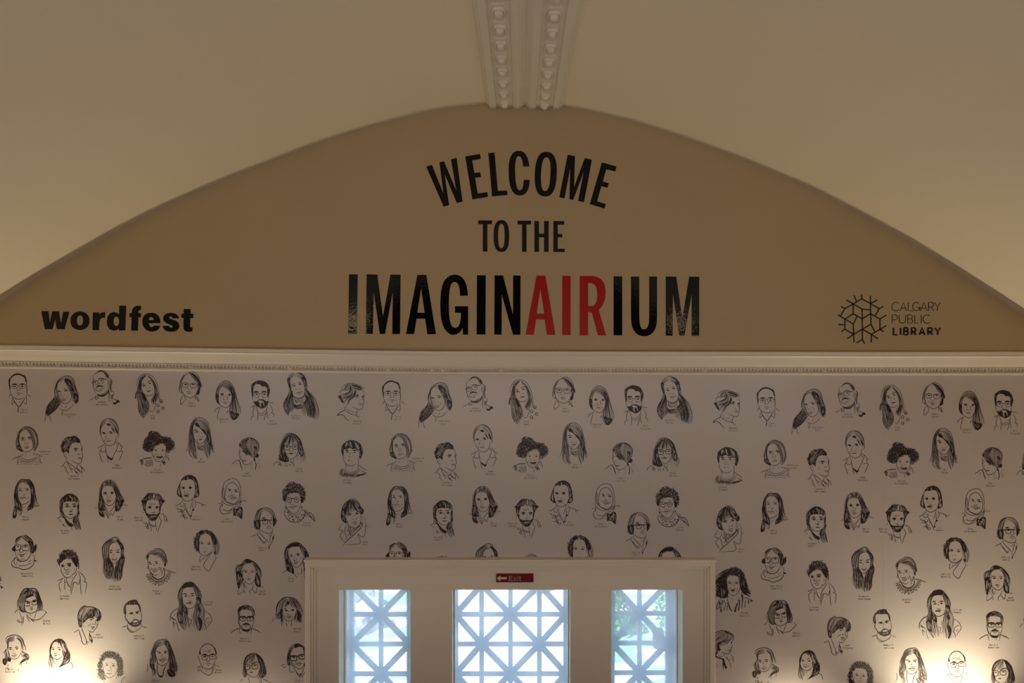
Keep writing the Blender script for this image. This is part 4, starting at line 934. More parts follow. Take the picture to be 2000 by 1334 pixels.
L 49 36 48 46 48 54 51 64 55 71 61 75 66 75 72 71 76 64 78 52
L2 51 46.5 58 45 L2 66 47 74 46 F 52 49 58 48 58 50 F 67 49 74 48 73 50 
L1 61 44 60 48 60 54 L1 64 46 65 56 L1.4 58 58 57 60 62 61 67 60 67 58 L1 56 60 54 64 L1 70 58 72 62 70 67
L2 56 64 62 63.5 68 64 F 58 65 67 65 62 67 L1 60 69 65 69
L2 38 82 32 88 28 98 26 107 F 32 90 35 88 36 98 38 100 38 112 36 112 34 102 L1.8 28 106 34 98 F 39 84 41 84 40 90 39 100 37 96 F 43 84 45 83 43 92 41 94 F 48 86 49 88 46 98 45 112 44 108 45 96 F 49 94 51 96 50 104 50 112 49 110 L1 41 98 42 110
L 51 84 54 96 60 110 L2 50 90 56 104 60 110 L 54 76 50 84 54 92 L1 57 80 58 84
F 71 91 73 92 70 102 68 112 65 110 F 76 84 78 85 77 98 75 108 73 107 75 98 F 80 72 84 76 84 88 82 104 81 102 82 86 F 90 82 91 84 89 96 88 104 87 102 88 94 F 96 83 98 84 97 94 95 95 F 101 84 104 86 103 90 101 90 L2 88 79 98 83 107 88 L 76 78 75 84 72 90 L1 77 70 84 74 87 84 82 86 L1 61 78 61 85 L1 71 78 69 84
@1460 1155|woman with a blunt bob, glasses and a wide draped collar|Sharon/Butala|106 90
L2 41 54 43 48 48 34 54 24 60 20 70 20 80 20 86 26 90 36 94 48 97 58 95 66
H .85 74 20 60 20 50 32 42 50 44 64 54 72:77 36 66 38 60 44 57 52 57 66 61 72
H .85 64 20 60 26 56 32:76 20 76 30 76 36
H .85 76 20 84 24 92 42 97 58 94 68:77 35 82 38 85 46 86 58 85 68
F 60 38 70 33 78 35 70 38 62 41
L 58 50 58 64 62 71 70 74 78 72 84 67 86 58 85 50
L2.4 60 47 65 48 L2.8 76 47 80 45 83 44 F 60 51 64 50 68 52 64 54 F 75 49 79 48 82 49 79 51
O 63 53 5.5 5 4 1.8 O 79 51 5.5 4.5 4 1.8 L1.4 68 50 72 49 L2 60 47 68 50 L2 74 48 84 46
L1.4 68 57 70 60 74 61 76 58 F 67 64 72 63 78 63 74 66 71 67 L1 72 68 74 68
L 36 73 40 68 44 66 L 46 70 50 80 52 88 51 100 L2 54 80 55 88 54 96 L2 41 88 44 92 48 94 L1.4 43 86 47 91 52 95
L 62 73 66 82 72 86 78 88 86 88 94 84 100 78 104 72 101 68 96 66 L 62 76 65 86 70 92 L2.4 72 88 79 92 L1 66 82 74 88 L 83 70 81 78 78 86 L 102 69 107 74 L1 69 76 72 79 L 83 70 90 67 96 67
@1575 1185|laughing person with tousled short hair looking up right|Jacki/Ferguson|90 83
L2 46 50 45 44 48 34 52 26 58 22 61 20 64 23 74 23 84 26 92 32 95 40 95 48 92 54
H .75 60 21 50 28 45 40 46 54 49 66:64 24 58 36 53 46 54 54 54 64
H .6 62 22 56 34 52 46 54 56:80 24 78 36 70 44 58 56
H .55 74 24 66 38 58 50:84 26 80 38 76 46 
H .75 84 26 82 34 80 44:94 34 96 44 92 52 F 82 26 86 30 82 38 78 46 78 36 F 88 44 95 42 93 52 86 54
F 48 50 52 52 54 58 54 66 49 67 46 58 F 56 54 64 50 62 54 58 58 56 58 H .6 66 44 74 40 80 44:60 54 70 48 80 48
L3 70 48 76 46 80 49 L 55 54 57 56 56 60 F 72 50 75 50 77 52 74 52 F 84 53 88 54 86 55 L2 83 52 89 51
L 88 54 89 60 86 68 82 72 80 76 76 78 72 77 68 74 L1.3 83 54 84 60 86 64 L1.4 77 59 76 60 82 61 L1.2 74 60 70 63 L1 70 62 67 65
F 72 65 77 66 83 65 83 67 80 69 75 68 L1.4 74 69 78 70 82 69 L 76 72 78 72 L1 57 64 59 66
L 37 79 46 73 L2 47 72 50 82 53 92 54 98 58 104 62 105 L 53 67 56 76 60 86 63 94 64 99 62 105 L 63 98 66 105 L 63 96 68 102 L 72 77 70 88 72 98 L 70 82 74 90 78 94 F 73 92 78 94 77 103 75 100 L1 72 90 75 104 L 70 80 75 90 L1 68 102 70 96
@1665 1165|man with dark quiff and trimmed beard in a crew neck|Andrew F./Sullivan|79 105
F 46 58 44 50 46 40 50 35 56 30 62 28 67 27 73 28 75 33 79 38 81 44 82 54 79 50 77 42 74 38 64 38 54 38 50 42 50 52 50 60 
L 49 60 48 66 50 72 L 47 60 48 68 L 82 54 84 64 84 70
F 50 66 53 72 57 77 62 75 66 70 70 69 74 70 78 73 83 70 83 76 80 82 74 85 68 86 62 84 56 80 52 74
P 64 75 68 72 72 71 76 74 72 76 67 77 P 64 79 70 80 77 77 76 79 70 81 66 81 L1.6 63 77 70 78 78 75
L2.6 56 58 60 56 65 55 L2.6 70 55 74 53 79 53 F 58 58 62 56.5 66 57 62 60 F 70 56 75 55 78 56 74 58 L1 67 58 67 62 F 65 66 67 65 68 67 F 71 67 73 65 72 67
L1.4 41 87 47 85 52 84 L1.4 52 84 55 90 60 94 66 97 72 95 80 90 83 84 L1.4 52 85 54 92 58 97 62 98 68 97 L1.3 84 84 94 88 L1.3 53 78 53 84 L1.3 82 80 83 84 L1 69 89 71 90
@315 1130|woman with long wavy hair over a loose jacket, part-way smile|Lillian/Demeda|103 50
L2 37 46 37 36 40 26 46 16 54 10 64 7 72 11 78 18 84 28 88 38 86 46
H .75 54 9 42 20 37 34 38 46 40 58:60 18 50 21 46 28 46 40 48 56
H .7 42 40 38 60 34 78 40 98 50 112:50 56 58 66 58 78 62 94 62 110
H .8 62 7 74 12 86 30 86 46 92 60:64 18 70 19 73 28 77 38 77 52
H .7 76 50 72 66 70 84 74 112:88 50 96 70 94 88 98 112
H .8 44 60 36 76 40 90 46 98:48 60 46 74 46 86 50 102 F 50 10 64 7 72 12 68 18 54 19 46 22 F 46 46 50 56 58 70 57 78 48 70 44 58 F 36 74 46 74 46 90 42 98 36 88 F 80 60 86 66 84 84 80 92 F 84 84 90 96 84 114 82 104
F 78 40 86 44 84 58 78 56
L 46 38 47 48 50 58 55 63 61 65 68 63 74 58 77 50
L2.6 48 34 52 32 56 34.5 L2.6 63 33 67 32 72 32 F 50 38 54 36.5 58 38 54 39.5 F 64 37 68 35.5 72 36 68 38.5 L1.4 61 36 61 42 L1 58 46 60 49 64 49 66 46
L1.8 55 53 60 52 63 51 68 52 F 59 54 66 53 63 56 L1 54 53 59 55 L1 73 51 74 53
L2 38 64 30 68 24 74 20 82 20 92 L2 22 82 28 88 33 91 L2 22 86 32 90 L 26 92 28 104 30 106 L 26 93 32 100 L1.4 34 92 36 104 40 115 L1 28 74 30 82
L 95 70 104 76 110 86 109 94 104 100 100 108 L 106 84 98 88 94 100 L 104 92 99 98 L1.6 92 96 97 102 98 112 L 63 90 67 88 65 96 64 102 L1 70 86 71 96 66 104
L1 60 84 64 90 L1 68 74 67 80 68 86
@425 1160|man with greying quiff, square glasses and goatee|David A./Robertson|61 96
L2 44 38 44 34 48 30 54 26 62 24 70 26 76 30 80 36 81 44
H .7 58 25 50 28 45 34 44 44 46 54:56 34 52 34 50 38 49 44 48 54
H .6 54 26 52 30 54 34:66 25 72 30 73 36 L2 56 34 60 32 62 28 L2 64 34 66 28 70 34 74 36 
H .6 72 28 80 36 81 42 79 52:72 34 75 38 76 44 77 50
F 48 28 56 26 54 30 50 36 46 38 F 58 26 62 26 60 34 56 33
L 45 54 46 62 49 70 52 76 58 80 64 81 70 79 74 74 78 64 80 54 L 48 52 47 62 51 72 L1 45 50 44 56
O 55 53 6.5 5 4 2 O 71 53 6.5 5 4 2 L4 48 50 56 49 61 51 L4 66 51 71 49 78 50 L3 61 51 66 51 L2 46 54 48 50 L2 78 50 79 54 
F 52 52 56 51 59 52 56 55 F 68 52 71 50 74 52 71 55
L1 62 54 61 58 L1 59 60 63 62 67 60 F 55 65 60 63 66 63 71 66 70 68 66 66 60 66 56 68
L2.4 54 66 53 72 56 77 62 80 68 78 72 72 71 67 F 57 67 63 66 69 67 64 69 L1 58 69 63 71 68 69 F 56 75 62 77 68 76 70 78 66 81 60 81
L 48 72 48 80 51 87 L 75 73 74 80 72 88 L2 29 85 33 81 40 77 48 74 L2 75 74 84 78 90 81 93 84 L1.4 67 82 65 86
@508 1140|laughing woman with a layered fringe and flicked-out hair|Shelagh/Rogers|82 97
L2 35 54 38 44 44 36 52 30 58 29 66 30 74 31 82 38 88 48 92 58 91 68
H .65 58 30 46 34 38 46 36 56 34 68:61 36 54 40 50 50 49 62 44 74
H .7 62 31 74 32 84 42 91 56 91 68:62 38 72 40 78 50 80 60 80 68
H .7 60 37 56 44 54 52:64 38 64 42 62 46 H .6 62 38 66 46 70 52:72 38 78 46 78 54
H .7 46 56 40 64 33 67:50 66 46 74 34 77 H .7 48 62 50 74 54 80:46 60 46 76 48 90 
H .8 80 60 76 74 76 84:92 66 90 80 92 86 F 60 36 64 40 60 46 58 42 F 44 56 50 56 50 68 46 72 F 80 56 88 64 84 78 80 70
L 50 52 49 62 52 72 57 79 63 81 70 78 76 70 78 60
L2.4 53 54 57 55 L2.4 68 55 74 56 F 53 58 58 56 62 58 58 60 F 67 57 72 56 75 59 70 59 L1 62 58 63 61 L1.4 59 63 58 66 62 68 68 67 70 66
F 57 71 63 70 70 71 67 74 61 74 L1 54 68 57 72 L1 70 69 71 74 L1 61 76 66 76
L 26 83 29 77 33 75 L 45 76 47 84 48 92 L 56 82 59 93 L 70 79 68 86 69 93 L 46 72 42 78
@1375 1214|woman with long hair in profile, chin near hand, black ribbon at neck|Anna/Boyd|18 107
L2 16 33 22 26 30 21 38 19 46 20 54 23 61 27 64 32 64 38 60 42
H .65 40 20 28 26 22 34 16 44:50 22 48 32 40 38 22 44
H .6 44 20 56 24 64 32 58 40 38 48 34 54:46 22 50 30 44 38 36 42 30 48
H .75 24 42 22 52 22 62 22 72:38 42 32 50 34 58 32 66
L 20 36 16 60 20 76 F 18 46 24 46 24 66 30 66 24 74 18 70 F 30 46 36 44 33 54 36 60 32 64
L 36 52 42 49 50 46 56 42 F 46 46 52 44 51 48 F 58 44 61 42 61 46 58 47
L 59 47 61 52 60 56 58 59 58 63 55 68 50 70 44 68 38 65 L1 52 55 56 56 57 54 L1.6 50 62 54 62 58 61 L1 53 64 57 64
F 24 72 30 76 36 78 42 80 42 82 36 81 28 78 23 75 F 40 80 43 80 46 92 50 100 46 102 43 94 42 106 45 107 42 104 40 92 L 44 68 43 76 L 56 68 60 74 64 82 62 90 L1.4 47 74 51 80 56 90 59 101 L1.4 46 77 55 84 L1.2 57 78 63 84 L1 27 90 30 100 L1 30 72 36 76 42 74
@1430 1214|smiling woman with shoulder-length wavy hair and side parting|Sarah/Hendrick|60 130
L1.8 50 72 50 66 54 60 62 57 70 56 78 58 84 62 88 68 90 76 94 84 93 90
H .65 70 58 58 62 52 70 54 84 44 96:70 68 62 70 57 70 56 80 54 90
H .65 74 58 86 66 90 78 94 90:73 66 80 70 83 78 84 90
H .7 48 86 46 94 50 104 44 116:54 88 58 98 56 106 52 120
H .5 84 90 98 98 102 106 92 112 78 120:82 94 86 104 92 106 86 110 78 122
H .6 92 96 100 100 100 110:84 100 94 104 96 112 F 56 104 62 108 60 114 54 112 F 44 108 52 108 50 122 44 118
L 56 86 56 96 60 104 66 108 72 108 78 104 82 96
W 60 83.5 4.5 2 L2.2 70 84 74 82 78 83 F 57 87 61 85.5 64 87 60 89 F 71 86 75 84 78 86 74 88 L1 68 86 66 92 L1.2 65 95 68 97 72 95 L1.6 62 100 68 101 75 99 L1.2 64 102 69 104 73 102
L 50 128 56 128 56 134 L 54 124 56 120 L 80 130 74 134 L1.4 96 112 95 120 L 84 116 84 124 L 50 128 50 134
@1520 1214|laughing woman with straight dark hair swept across one side|Jenna/Bell|60 145
F 46 100 45 84 48 74 54 66 62 62 70 62 76 66 80 72 83 80 86 90 82 96 76 100 74 96 72 86 68 78 64 72 60 68 54 70 50 78 48 88
P 65 68 70 78 74 86 72 88 67 78 P 72 70 78 84 80 92 76 84
H .6 46 92 44 104 43 116 48 126:48 94 52 104 57 112 54 118
H .6 76 94 74 108 70 118 62 126:88 88 90 100 88 112 82 116
H .8 74 92 76 104 72 112:86 90 88 100 84 110
L 47 88 48 96 52 102 58 106 64 106 70 102 74 96
L2 48 80 54 81 L2 62 81 68 80 F 50 84 54 83 56 85 52 86 F 63 85 68 84 70 86 66 86 L1.2 54 92 58 94 62 92 F 53 96 58 97 64 96 60 100 56 100 L1 65 94 67 98
L 52 120 52 128 L 88 112 94 116 96 126 L1 60 108 62 112
@150 1214|woman with curly shoulder-length hair and bare shoulders|Dina/Vance|75 145
K 2.8 46 92 50 80 56 70 64 65 76 64 88 68 96 76 100 88 101 100 102 112 98 118 90 118 87 110 89 98 88 86 82 80 74 78 64 78 58 84 56 94 57 104 60 114 63 124 58 128 50 122 46 112 48 102
K 2.8 48 90 52 80 58 70 66 66 78 66 90 70 97 80 100 92 101 108 98 116 90 116 90 98 88 84 74 76 62 78 56 88 54 98 58 112 62 124 54 122 48 110
F 46 90 54 84 50 92 46 94 F 50 106 56 104 58 112 60 120 54 114 L1.4 43 103 48 106 L1.4 46 124 48 114
L1.2 60 96 58 106 62 116 68 121 74 121 82 116 87 108
F 62 94 66 92 69 94 66 96 F 76 96 80 94 84 96 80 98 L1 62 90 68 91 L1 76 91 83 92 L1 74 98 74 104 L1 68 105 72 107 76 105 L1.2 66 112 72 113 78 112
L1.4 108 120 102 122 98 128 96 134 L 60 130 59 134 L 87 118 86 124
@255 1214|woman with very long centre-parted hair and a V-neck collar|Ashley/Audrain|55 127
L2 44 72 48 60 54 46 60 41 68 39 76 38 82 42 88 54 94 70 98 84 102 98 101 108
H .8 70 39 58 42 48 58 44 70 44 80 36 92:69 52 60 54 55 62 54 72 56 82 54 90
H .75 44 76 42 92 48 106 48 118:56 80 52 96 56 108 56 116
H .85 71 39 82 44 90 62 98 84 102 98 98 120:71 52 78 54 83 64 84 80 84 96 78 110
H .8 84 86 86 100 84 112 92 120:96 84 102 100 100 112 100 116
F 76 40 84 46 88 58 82 60 76 50 F 42 92 52 92 50 102 44 100 F 80 104 90 104 98 116 88 120 82 114
L 36 92 38 98 37 106 34 110
L 55 70 58 84 62 92 70 95 76 92 82 86 84 72
L1.8 56 65 60 64 65 66 L1.8 72 66 76 64 81 64 F 60 68 64 66.5 67 68 64 69.5 F 73 68 76 66 80 66.5 77 69
L1 70 70 67 77 L1.4 66 79 70 80 76 78 L1.8 61 82 68 83 77 82 L1.4 64 84 70 87 76 84 L1 79 80 78 84
L2.4 58 87 59 96 58 104 60 112 63 118 68 119 71 116 73 104 78 94 80 90 F 61 114 66 117 72 116 70 121 64 121 L 52 98 54 110 L 77 120 78 114
@345 1214|bald man in dark-framed glasses and round-neck jumper|Sunny/Bindra|92 104
L2 51 64 54 56 60 50 66 48 74 49 80 54 85 60 87 68
F 50 62 53 56 52 64 54 72 50 72 49 68 F 80 52 85 60 88 68 87 73 85 72 84 64
L1.2 58 65 66 63 L1.2 66 65 76 65 L1 68 62 76 61
L2 53 75 58 72 66 73 70 74 74 72 80 71 87 73 W 62 70.5 5 2 W 79 70 5 2 O 61 77 6 5.5 4 1.4 O 78 76 6 5 4 1.4 L2.4 67 74 72 74 F 57 76 62 73 66 76 61 78 F 73 75 78 73 83 75 78 77
L 48 73 47 78 50 82 50 86 L 88 73 88 78 86 82 L 50 82 53 92 57 98 62 101 68 103 74 102 78 98 82 92 85 80
L1.4 67 78 65 84 68 86 72 85 74 82 L1 72 76 71 82 M 69 91 6 1 L1 60 94 58 90 L1 78 94 80 90 L1 68 97 70 98
L 54 96 44 100 L 52 96 51 102 56 108 64 114 71 116 78 110 82 100 84 92 L1.4 85 94 94 98 L1.4 55 96 57 104 L1 64 104 65 108 L1.4 46 104 48 109 L1.4 47 102 52 108 L1.4 80 98 76 108
@435 1214|woman with heavy fringe, bob and round glasses looking down|Cherie/Adams|75 150
L2 46 96 46 88 50 78 56 72 64 69 74 70 82 76 88 84 91 94 94 104 95 112 92 120
H .75 64 70 52 76 47 88 46 98 43 116:66 72 56 82 50 92 50 100 50 120
H .65 64 70 56 80 52 94:70 70 70 80 68 90 H .7 70 70 76 78 80 90:76 71 84 80 88 92
H .75 74 70 88 82 92 98 94 114 88 124:72 72 78 88 82 98 78 112 72 124
H .7 82 92 82 104 76 122:94 104 94 114 88 122 H .6 48 96 46 108 46 124:52 104 54 114 56 120
L2.4 62 92 68 89 74 87 78 90 L 52 106 54 112 60 118 66 120 74 118 80 108 82 98
O 54 98 5 6 3 2 O 70 97 6.5 5.5 3 2 L2 59 95 63 95 F 51 96 55 95 57 97 54 98 F 66 95 70 94 74 95 70 97
L1 61 98 60 103 F 57 103 60 103 58 104 F 62 103 65 103 63 104 F 57 109 62 108 68 109 62 112 L1 60 106 62 106
L 38 128 44 125 L 84 122 84 134 L1.4 88 124 104 132 L1.4 56 120 59 134 L1 80 124 82 134
@510 1214|woman with sleek hair, bold square glasses and pointed collar|Cherie/Dimaline|84 127
H .85 80 47 68 50 60 62 57 78 56 92 60 94:82 54 72 56 65 64 62 74 62 84 68 92
H .75 80 47 90 50 97 62 98 78 98 96:80 54 88 54 92 60 94 72 96 84 94 98
F 57 74 62 74 60 88 66 92 58 94 F 72 50 80 47 88 50 92 54 82 54 74 57 F 96 86 99 84 98 97 93 96
L 64 60 64 74 66 86 72 95 78 100 82 102 88 101 92 97 95 86
O 71 79 7 5.5 4 3 O 89 76 6.5 5 4 3 L3.4 61 75 66 75 78 74 L3.4 77 75 82 74 L3.4 83 73 89 71 97 71 F 67 78 72 76 76 77 72 79 F 85 75 89 73 93 74 89 77
L1.2 78 80 75 88 80 89 86 86 L1.2 81 80 79 86 L1.8 76 92 82 91 88 89 L1.2 77 92 82 95 86 93 89 89 L1 72 90 76 96 L1 66 92 72 100
L 43 97 48 93 54 93 L1.4 47 96 51 100 54 95 L 62 93 63 108 74 108 L1.6 68 93 74 104 82 116 84 120 L1.6 76 108 82 118 L1.6 94 98 90 110 86 119 L1.4 98 108 92 114 88 122 F 83 112 88 112 87 116 84 117 F 82 117 87 117 85 121
'''
DATA = DATA.replace('~', chr(39))
# ------------------------------------------------------------------ printed wallpaper: strips and portraits
wp = thing('portrait_wallpaper', (0, 0, 0), 'pale glossy wallpaper printed with rows of black ink portraits around the doors', 'wallpaper')
PY = -.003
SEAMS = [-165, 346, 807, 1269, 1725, 2115]
DX0, DX1, DY = 604, 1389, 1096
for i in range(5):
    a, b = SEAMS[i], SEAMS[i+1]-.1
    xs = [a]+[x for x in range(int(a)+30, int(b)-10, 40)]+[b]
    top = [(x, lerp_tab(CORN, x)+40) for x in xs]
    bot = Z(0)*0
    def P3(x, y): return (X(x), Z(y))
    poly = [P3(x, y) for x, y in top]
    if a < DX0 < b: low = [(X(DX0), Z(DY)) if b > DX0 else None]
    if i in (0, 4): poly += [(X(b), 0.3), (X(a), 0.3)]
    elif i == 1: poly += [(X(b), Z(DY)), (X(DX0), Z(DY)), (X(DX0), .3), (X(a), .3)]
    elif i == 2: poly += [(X(b), Z(DY)), (X(a), Z(DY))]
    else: poly += [(X(b), .3), (X(DX1), .3), (X(DX1), Z(DY)), (X(a), Z(DY))]
    v, f = prism(poly, PY, -.0008)
    link_mesh('wallpaper_strip', v, f, M['paper'], wp)

FONT = {
 'A': '0,0 2,6 4,0;.7,2 3.3,2', 'B': '0,0 0,6 2.5,6 3.2,4.6 2.4,3.2 0,3.2 2.8,3 3.6,1.6 2.6,0 0,0', 'C': '3.6,5 2,6 .4,4.4 .3,1.8 1.8,0 3.6,1', 'D': '0,0 0,6 2,5.8 3.6,3.4 2.4,.6 0,0', 'E': '3.2,6 0,6 0,0 3.2,0;0,3 2.6,3',
 'F': '3.2,6 0,6 0,0;0,3.2 2.6,3.2', 'G': '3.6,5 2,6 .3,4 .4,1.4 2,0 3.6,1 3.6,2.8 2.2,2.8', 'H': '0,0 0,6;3.2,0 3.2,6;0,3 3.2,3', 'J': '3,6 3,1.4 1.8,0 .3,1', 'K': '0,0 0,6;3.2,6 0,2.6 3.4,0', 'L': '0,6 0,0 3,0',
 'M': '0,0 .4,6 2,2.4 3.6,6 4,0', 'N': '0,0 0,6 3.4,0 3.4,6', 'O': '2,0 .2,2 .4,5 2,6 3.6,5 3.8,2 2,0', 'P': '0,0 0,6 2.6,6 3.4,4.6 2.6,3 0,3', 'R': '0,0 0,6 2.6,6 3.3,4.6 2.4,3.2 0,3 3.4,0', 'S': '3.2,5.2 1.8,6 .4,4.8 2.8,2.6 3,.8 1.6,0 .1,.9',
 'T': '0,6 4,6;2,6 2,0', 'U': '0,6 .2,1 1.8,0 3.4,1 3.6,6', 'V': '0,6 2,0 4,6', 'W': '0,6 1,0 2,4 3.2,0 4.2,6', 'Z': '0,6 3.6,6 0,0 3.6,0',
 'a': '3,3.6 1.4,4 .2,2 1.4,.1 3,1.4 3,4 3.2,0', 'b': '0,6 0,0 2,0 3,2 1.8,3.8 0,3', 'c': '3,3.4 1.4,4 .2,2 1.4,0 3,.7', 'd': '3,6 3,0 1.2,.1 .1,2 1.4,4 3,3', 'e': '.3,2 3,2.4 1.8,4 .3,2.4 1.2,.1 3,.8', 'f': '2.6,5.8 1.4,5.6 1.2,0;0,3.6 2.4,3.6',
 'g': '3,3.6 1.2,4 .2,2.2 1.4,.6 3,2 3,-1.4 1.4,-2.2 .2,-1.6', 'h': '0,6 0,0;0,2.8 1.6,4 2.8,3 2.8,0', 'i': '.6,4 .6,0;.6,5.4 .6,5.7', 'j': '1.4,4 1.4,-1.6 .2,-2', 'k': '0,6 0,0;2.6,4 0,1.8 2.8,0', 'l': '.6,6 .6,.4 1.2,0', 'm': '0,0 0,4;0,3 1,4 1.8,3 1.8,0;1.8,3 2.8,4 3.6,3 3.6,0',
 'n': '0,0 0,4;0,2.8 1.6,4 2.8,3 2.8,0', 'o': '1.6,0 .2,1.4 .4,3.2 1.7,4 3,2.8 2.8,1 1.6,0', 'p': '0,4 0,-2;0,3.4 1.8,4 3,2.2 1.6,.2 0,.8', 'r': '0,4 0,0;0,2.6 1.2,4 2.4,3.6', 's': '2.6,3.6 1.2,4 .5,3 2.4,1.4 1.8,0 .2,.4', 't': '1.2,5.6 1.2,.6 2.4,.2;0,4 2.6,4',
 'u': '0,4 .2,.8 1.4,0 2.8,1.2;2.8,4 2.8,0', 'v': '0,4 1.5,0 3,4', 'w': '0,4 .8,0 1.8,3 2.8,0 3.6,4', 'x': '0,4 2.8,0;2.8,4 0,0', 'y': '0,4 1.6,.6;3,4 .6,-2', 'z': '0,4 2.8,4 0,0 2.8,0', "'": '.4,6 .3,4.8', '-': '.3,2.2 2.2,2.2', '.': '.4,0 .4,.4'}
SEG = {k: [[tuple(map(float, p.split(','))) for p in s.split(' ')] for s in v.split(';')] for k, v in FONT.items()}

class Ink:
    """collects 2-D ink in crop units (0.9 photo px each, y down)"""
    def __init__(s, seed): s.V = []; s.F = []; s.M = []; s.L = []; s.lay = 0; s.r = random.Random(seed)
    def add(s, V, F, m=0):
        k = len(s.V); s.lay += 1; z = .00005+.00015*((s.lay*7) % 17)/17 if m == 0 else .00028
        s.V += [(a, b, z) for a, b in V]; s.F += [tuple(i+k for i in f) for f in F]; s.M += [m]*len(F)
    def line(s, P, w_=1.5, taper=True, step=2.2):
        if len(P) < 2: return
        Q_ = catmull(P, step)
        if len(Q_) < 2: return
        V, F = [], []; n_ = len(Q_)
        for i in range(n_):
            a = Q_[max(i-1, 0)]; b = Q_[min(i+1, n_-1)]; dx, dy = b[0]-a[0], b[1]-a[1]; L = math.hypot(dx, dy) or 1
            k_ = w_/2
            if taper and n_ > 2:
                t = i/(n_-1); k_ *= .45+.55*min(1, 5*t, 5*(1-t))
            V += [(Q_[i][0]-dy/L*k_, Q_[i][1]+dx/L*k_), (Q_[i][0]+dy/L*k_, Q_[i][1]-dx/L*k_)]
        for i in range(n_-1): F.append((2*i, 2*i+2, 2*i+3, 2*i+1))
        s.add(V, F)
    def fill(s, P, m=0):
        Q_ = catmull(P, 2.5, True) if len(P) > 3 else P
        tri = tessellate_polygon([[Vector((a, b, 0)) for a, b in Q_]])
        F = []
        for a, b, c in tri:
            A, B_, D = Q_[a], Q_[b], Q_[c]
            if (B_[0]-A[0])*(D[1]-A[1])-(B_[1]-A[1])*(D[0]-A[0]) > 0: a, b, c = a, c, b
            F.append((a, b, c))
        s.add(Q_, F, m)
    def hair(s, d, A, B_):
        def res(P, n_):
            Q_ = catmull(P, 1.5); L = [0]
            for i in range(1, len(Q_)): L.append(L[-1]+math.dist(Q_[i-1], Q_[i]))
            out = []; j = 0
            for i in range(n_):
                t = L[-1]*i/(n_-1)
                while j < len(L)-2 and L[j+1] < t: j += 1
                f_ = (t-L[j])/max(1e-6, L[j+1]-L[j]); out.append((Q_[j][0]+(Q_[j+1][0]-Q_[j][0])*f_, Q_[j][1]+(Q_[j+1][1]-Q_[j][1])*f_))
            return out
        N = 9; a = res(A, N); b = res(B_, N)
        wid = max(math.dist(a[i], b[i]) for i in range(N)); avg = sum(math.dist(a[i], b[i]) for i in range(N))/N
        n_ = max(2, int(wid/1.75)); r = s.r
        for k_ in range(n_+1):
            t = min(1, max(0, k_/n_+r.uniform(-.35, .35)/n_)); e0 = r.choice((0, 0, 0, r.uniform(0, .25))); e1 = 1-r.choice((0, 0, r.uniform(0, .12), r.uniform(0, .35)))
            wv = r.uniform(.0, .35)
            P = []
            for i in range(N):
                u = e0+(e1-e0)*i/(N-1); q = u*(N-1); j = min(N-2, int(q)); f_ = q-j
                ax = a[j][0]+(a[j+1][0]-a[j][0])*f_; ay = a[j][1]+(a[j+1][1]-a[j][1])*f_
                bx = b[j][0]+(b[j+1][0]-b[j][0])*f_; by = b[j][1]+(b[j+1][1]-b[j][1])*f_
                tt = t+wv*math.sin(i*.8+k_)/n_
                P.append((ax+(bx-ax)*tt, ay+(by-ay)*tt))
            ww = max(.5, avg/n_*d*.84*r.uniform(.5, 1.5))
            s.line(P, ww, True, 4.0)
    def mass(s, P, bw, bh, ar):
        """dense dark area left open in fine slits, as pen hatching leaves it"""
        s.fill(P); cx = sum(p[0] for p in P)/len(P); cy = sum(p[1] for p in P)/len(P)
        sxx = sum((p[0]-cx)**2 for p in P); syy = sum((p[1]-cy)**2 for p in P); sxy = sum((p[0]-cx)*(p[1]-cy) for p in P)
        an = .5*math.atan2(2*sxy, sxx-syy)
        if abs(math.sin(an)) < .5: an = PI/2+.25*math.copysign(1, cx-64)*-1
        ux, uy = math.cos(an), math.sin(an)
        for _ in range(int(ar/8)):
            x, y = s.r.uniform(cx-bw/2, cx+bw/2), s.r.uniform(cy-bh/2, cy+bh/2); L = s.r.uniform(2.5, 6.5); c_ = s.r.uniform(-.12, .12)
            pts = [(x+ux*L*t-uy*c_*L*(1-t*t), y+uy*L*t+ux*c_*L*(1-t*t)) for t in (-1, 0, 1)]
            if all(s.inside(P, *q) for q in pts):
                n0 = len(s.M); v0 = len(s.V); s.line(pts, .62, True, 2.5)
                s.M[n0:] = [1]*(len(s.M)-n0); s.V[v0:] = [(a, b, .00028) for a, b, z in s.V[v0:]]
    def inside(s, P, x, y):
        c = False; n_ = len(P)
        for i in range(n_):
            (x1, y1), (x2, y2) = P[i], P[(i+1) % n_]
            if (y1 > y) != (y2 > y) and x < (x2-x1)*(y-y1)/(y2-y1)+x1: c = not c
        return c
    def scatter(s, P, sp):
        xs = [p[0] for p in P]; ys_ = [p[1] for p in P]; out = []; y = min(ys_); row = 0
        while y <= max(ys_):
            x = min(xs)+(row % 2)*sp/2
            while x <= max(xs):
                q = (x+s.r.uniform(-.3, .3)*sp, y+s.r.uniform(-.3, .3)*sp)
                if s.inside(P, *q): out.append(q)
                x += sp
            y += sp*.87; row += 1
        return out
    def oval(s, cx, cy, rx, ry, p, w_):
        P = [(cx+rx*math.copysign(abs(math.cos(a))**(2/p), math.cos(a)), cy+ry*math.copysign(abs(math.sin(a))**(2/p), math.sin(a))) for a in [2*PI*i/18 for i in range(19)]]
        s.line(P, w_, False, 9)
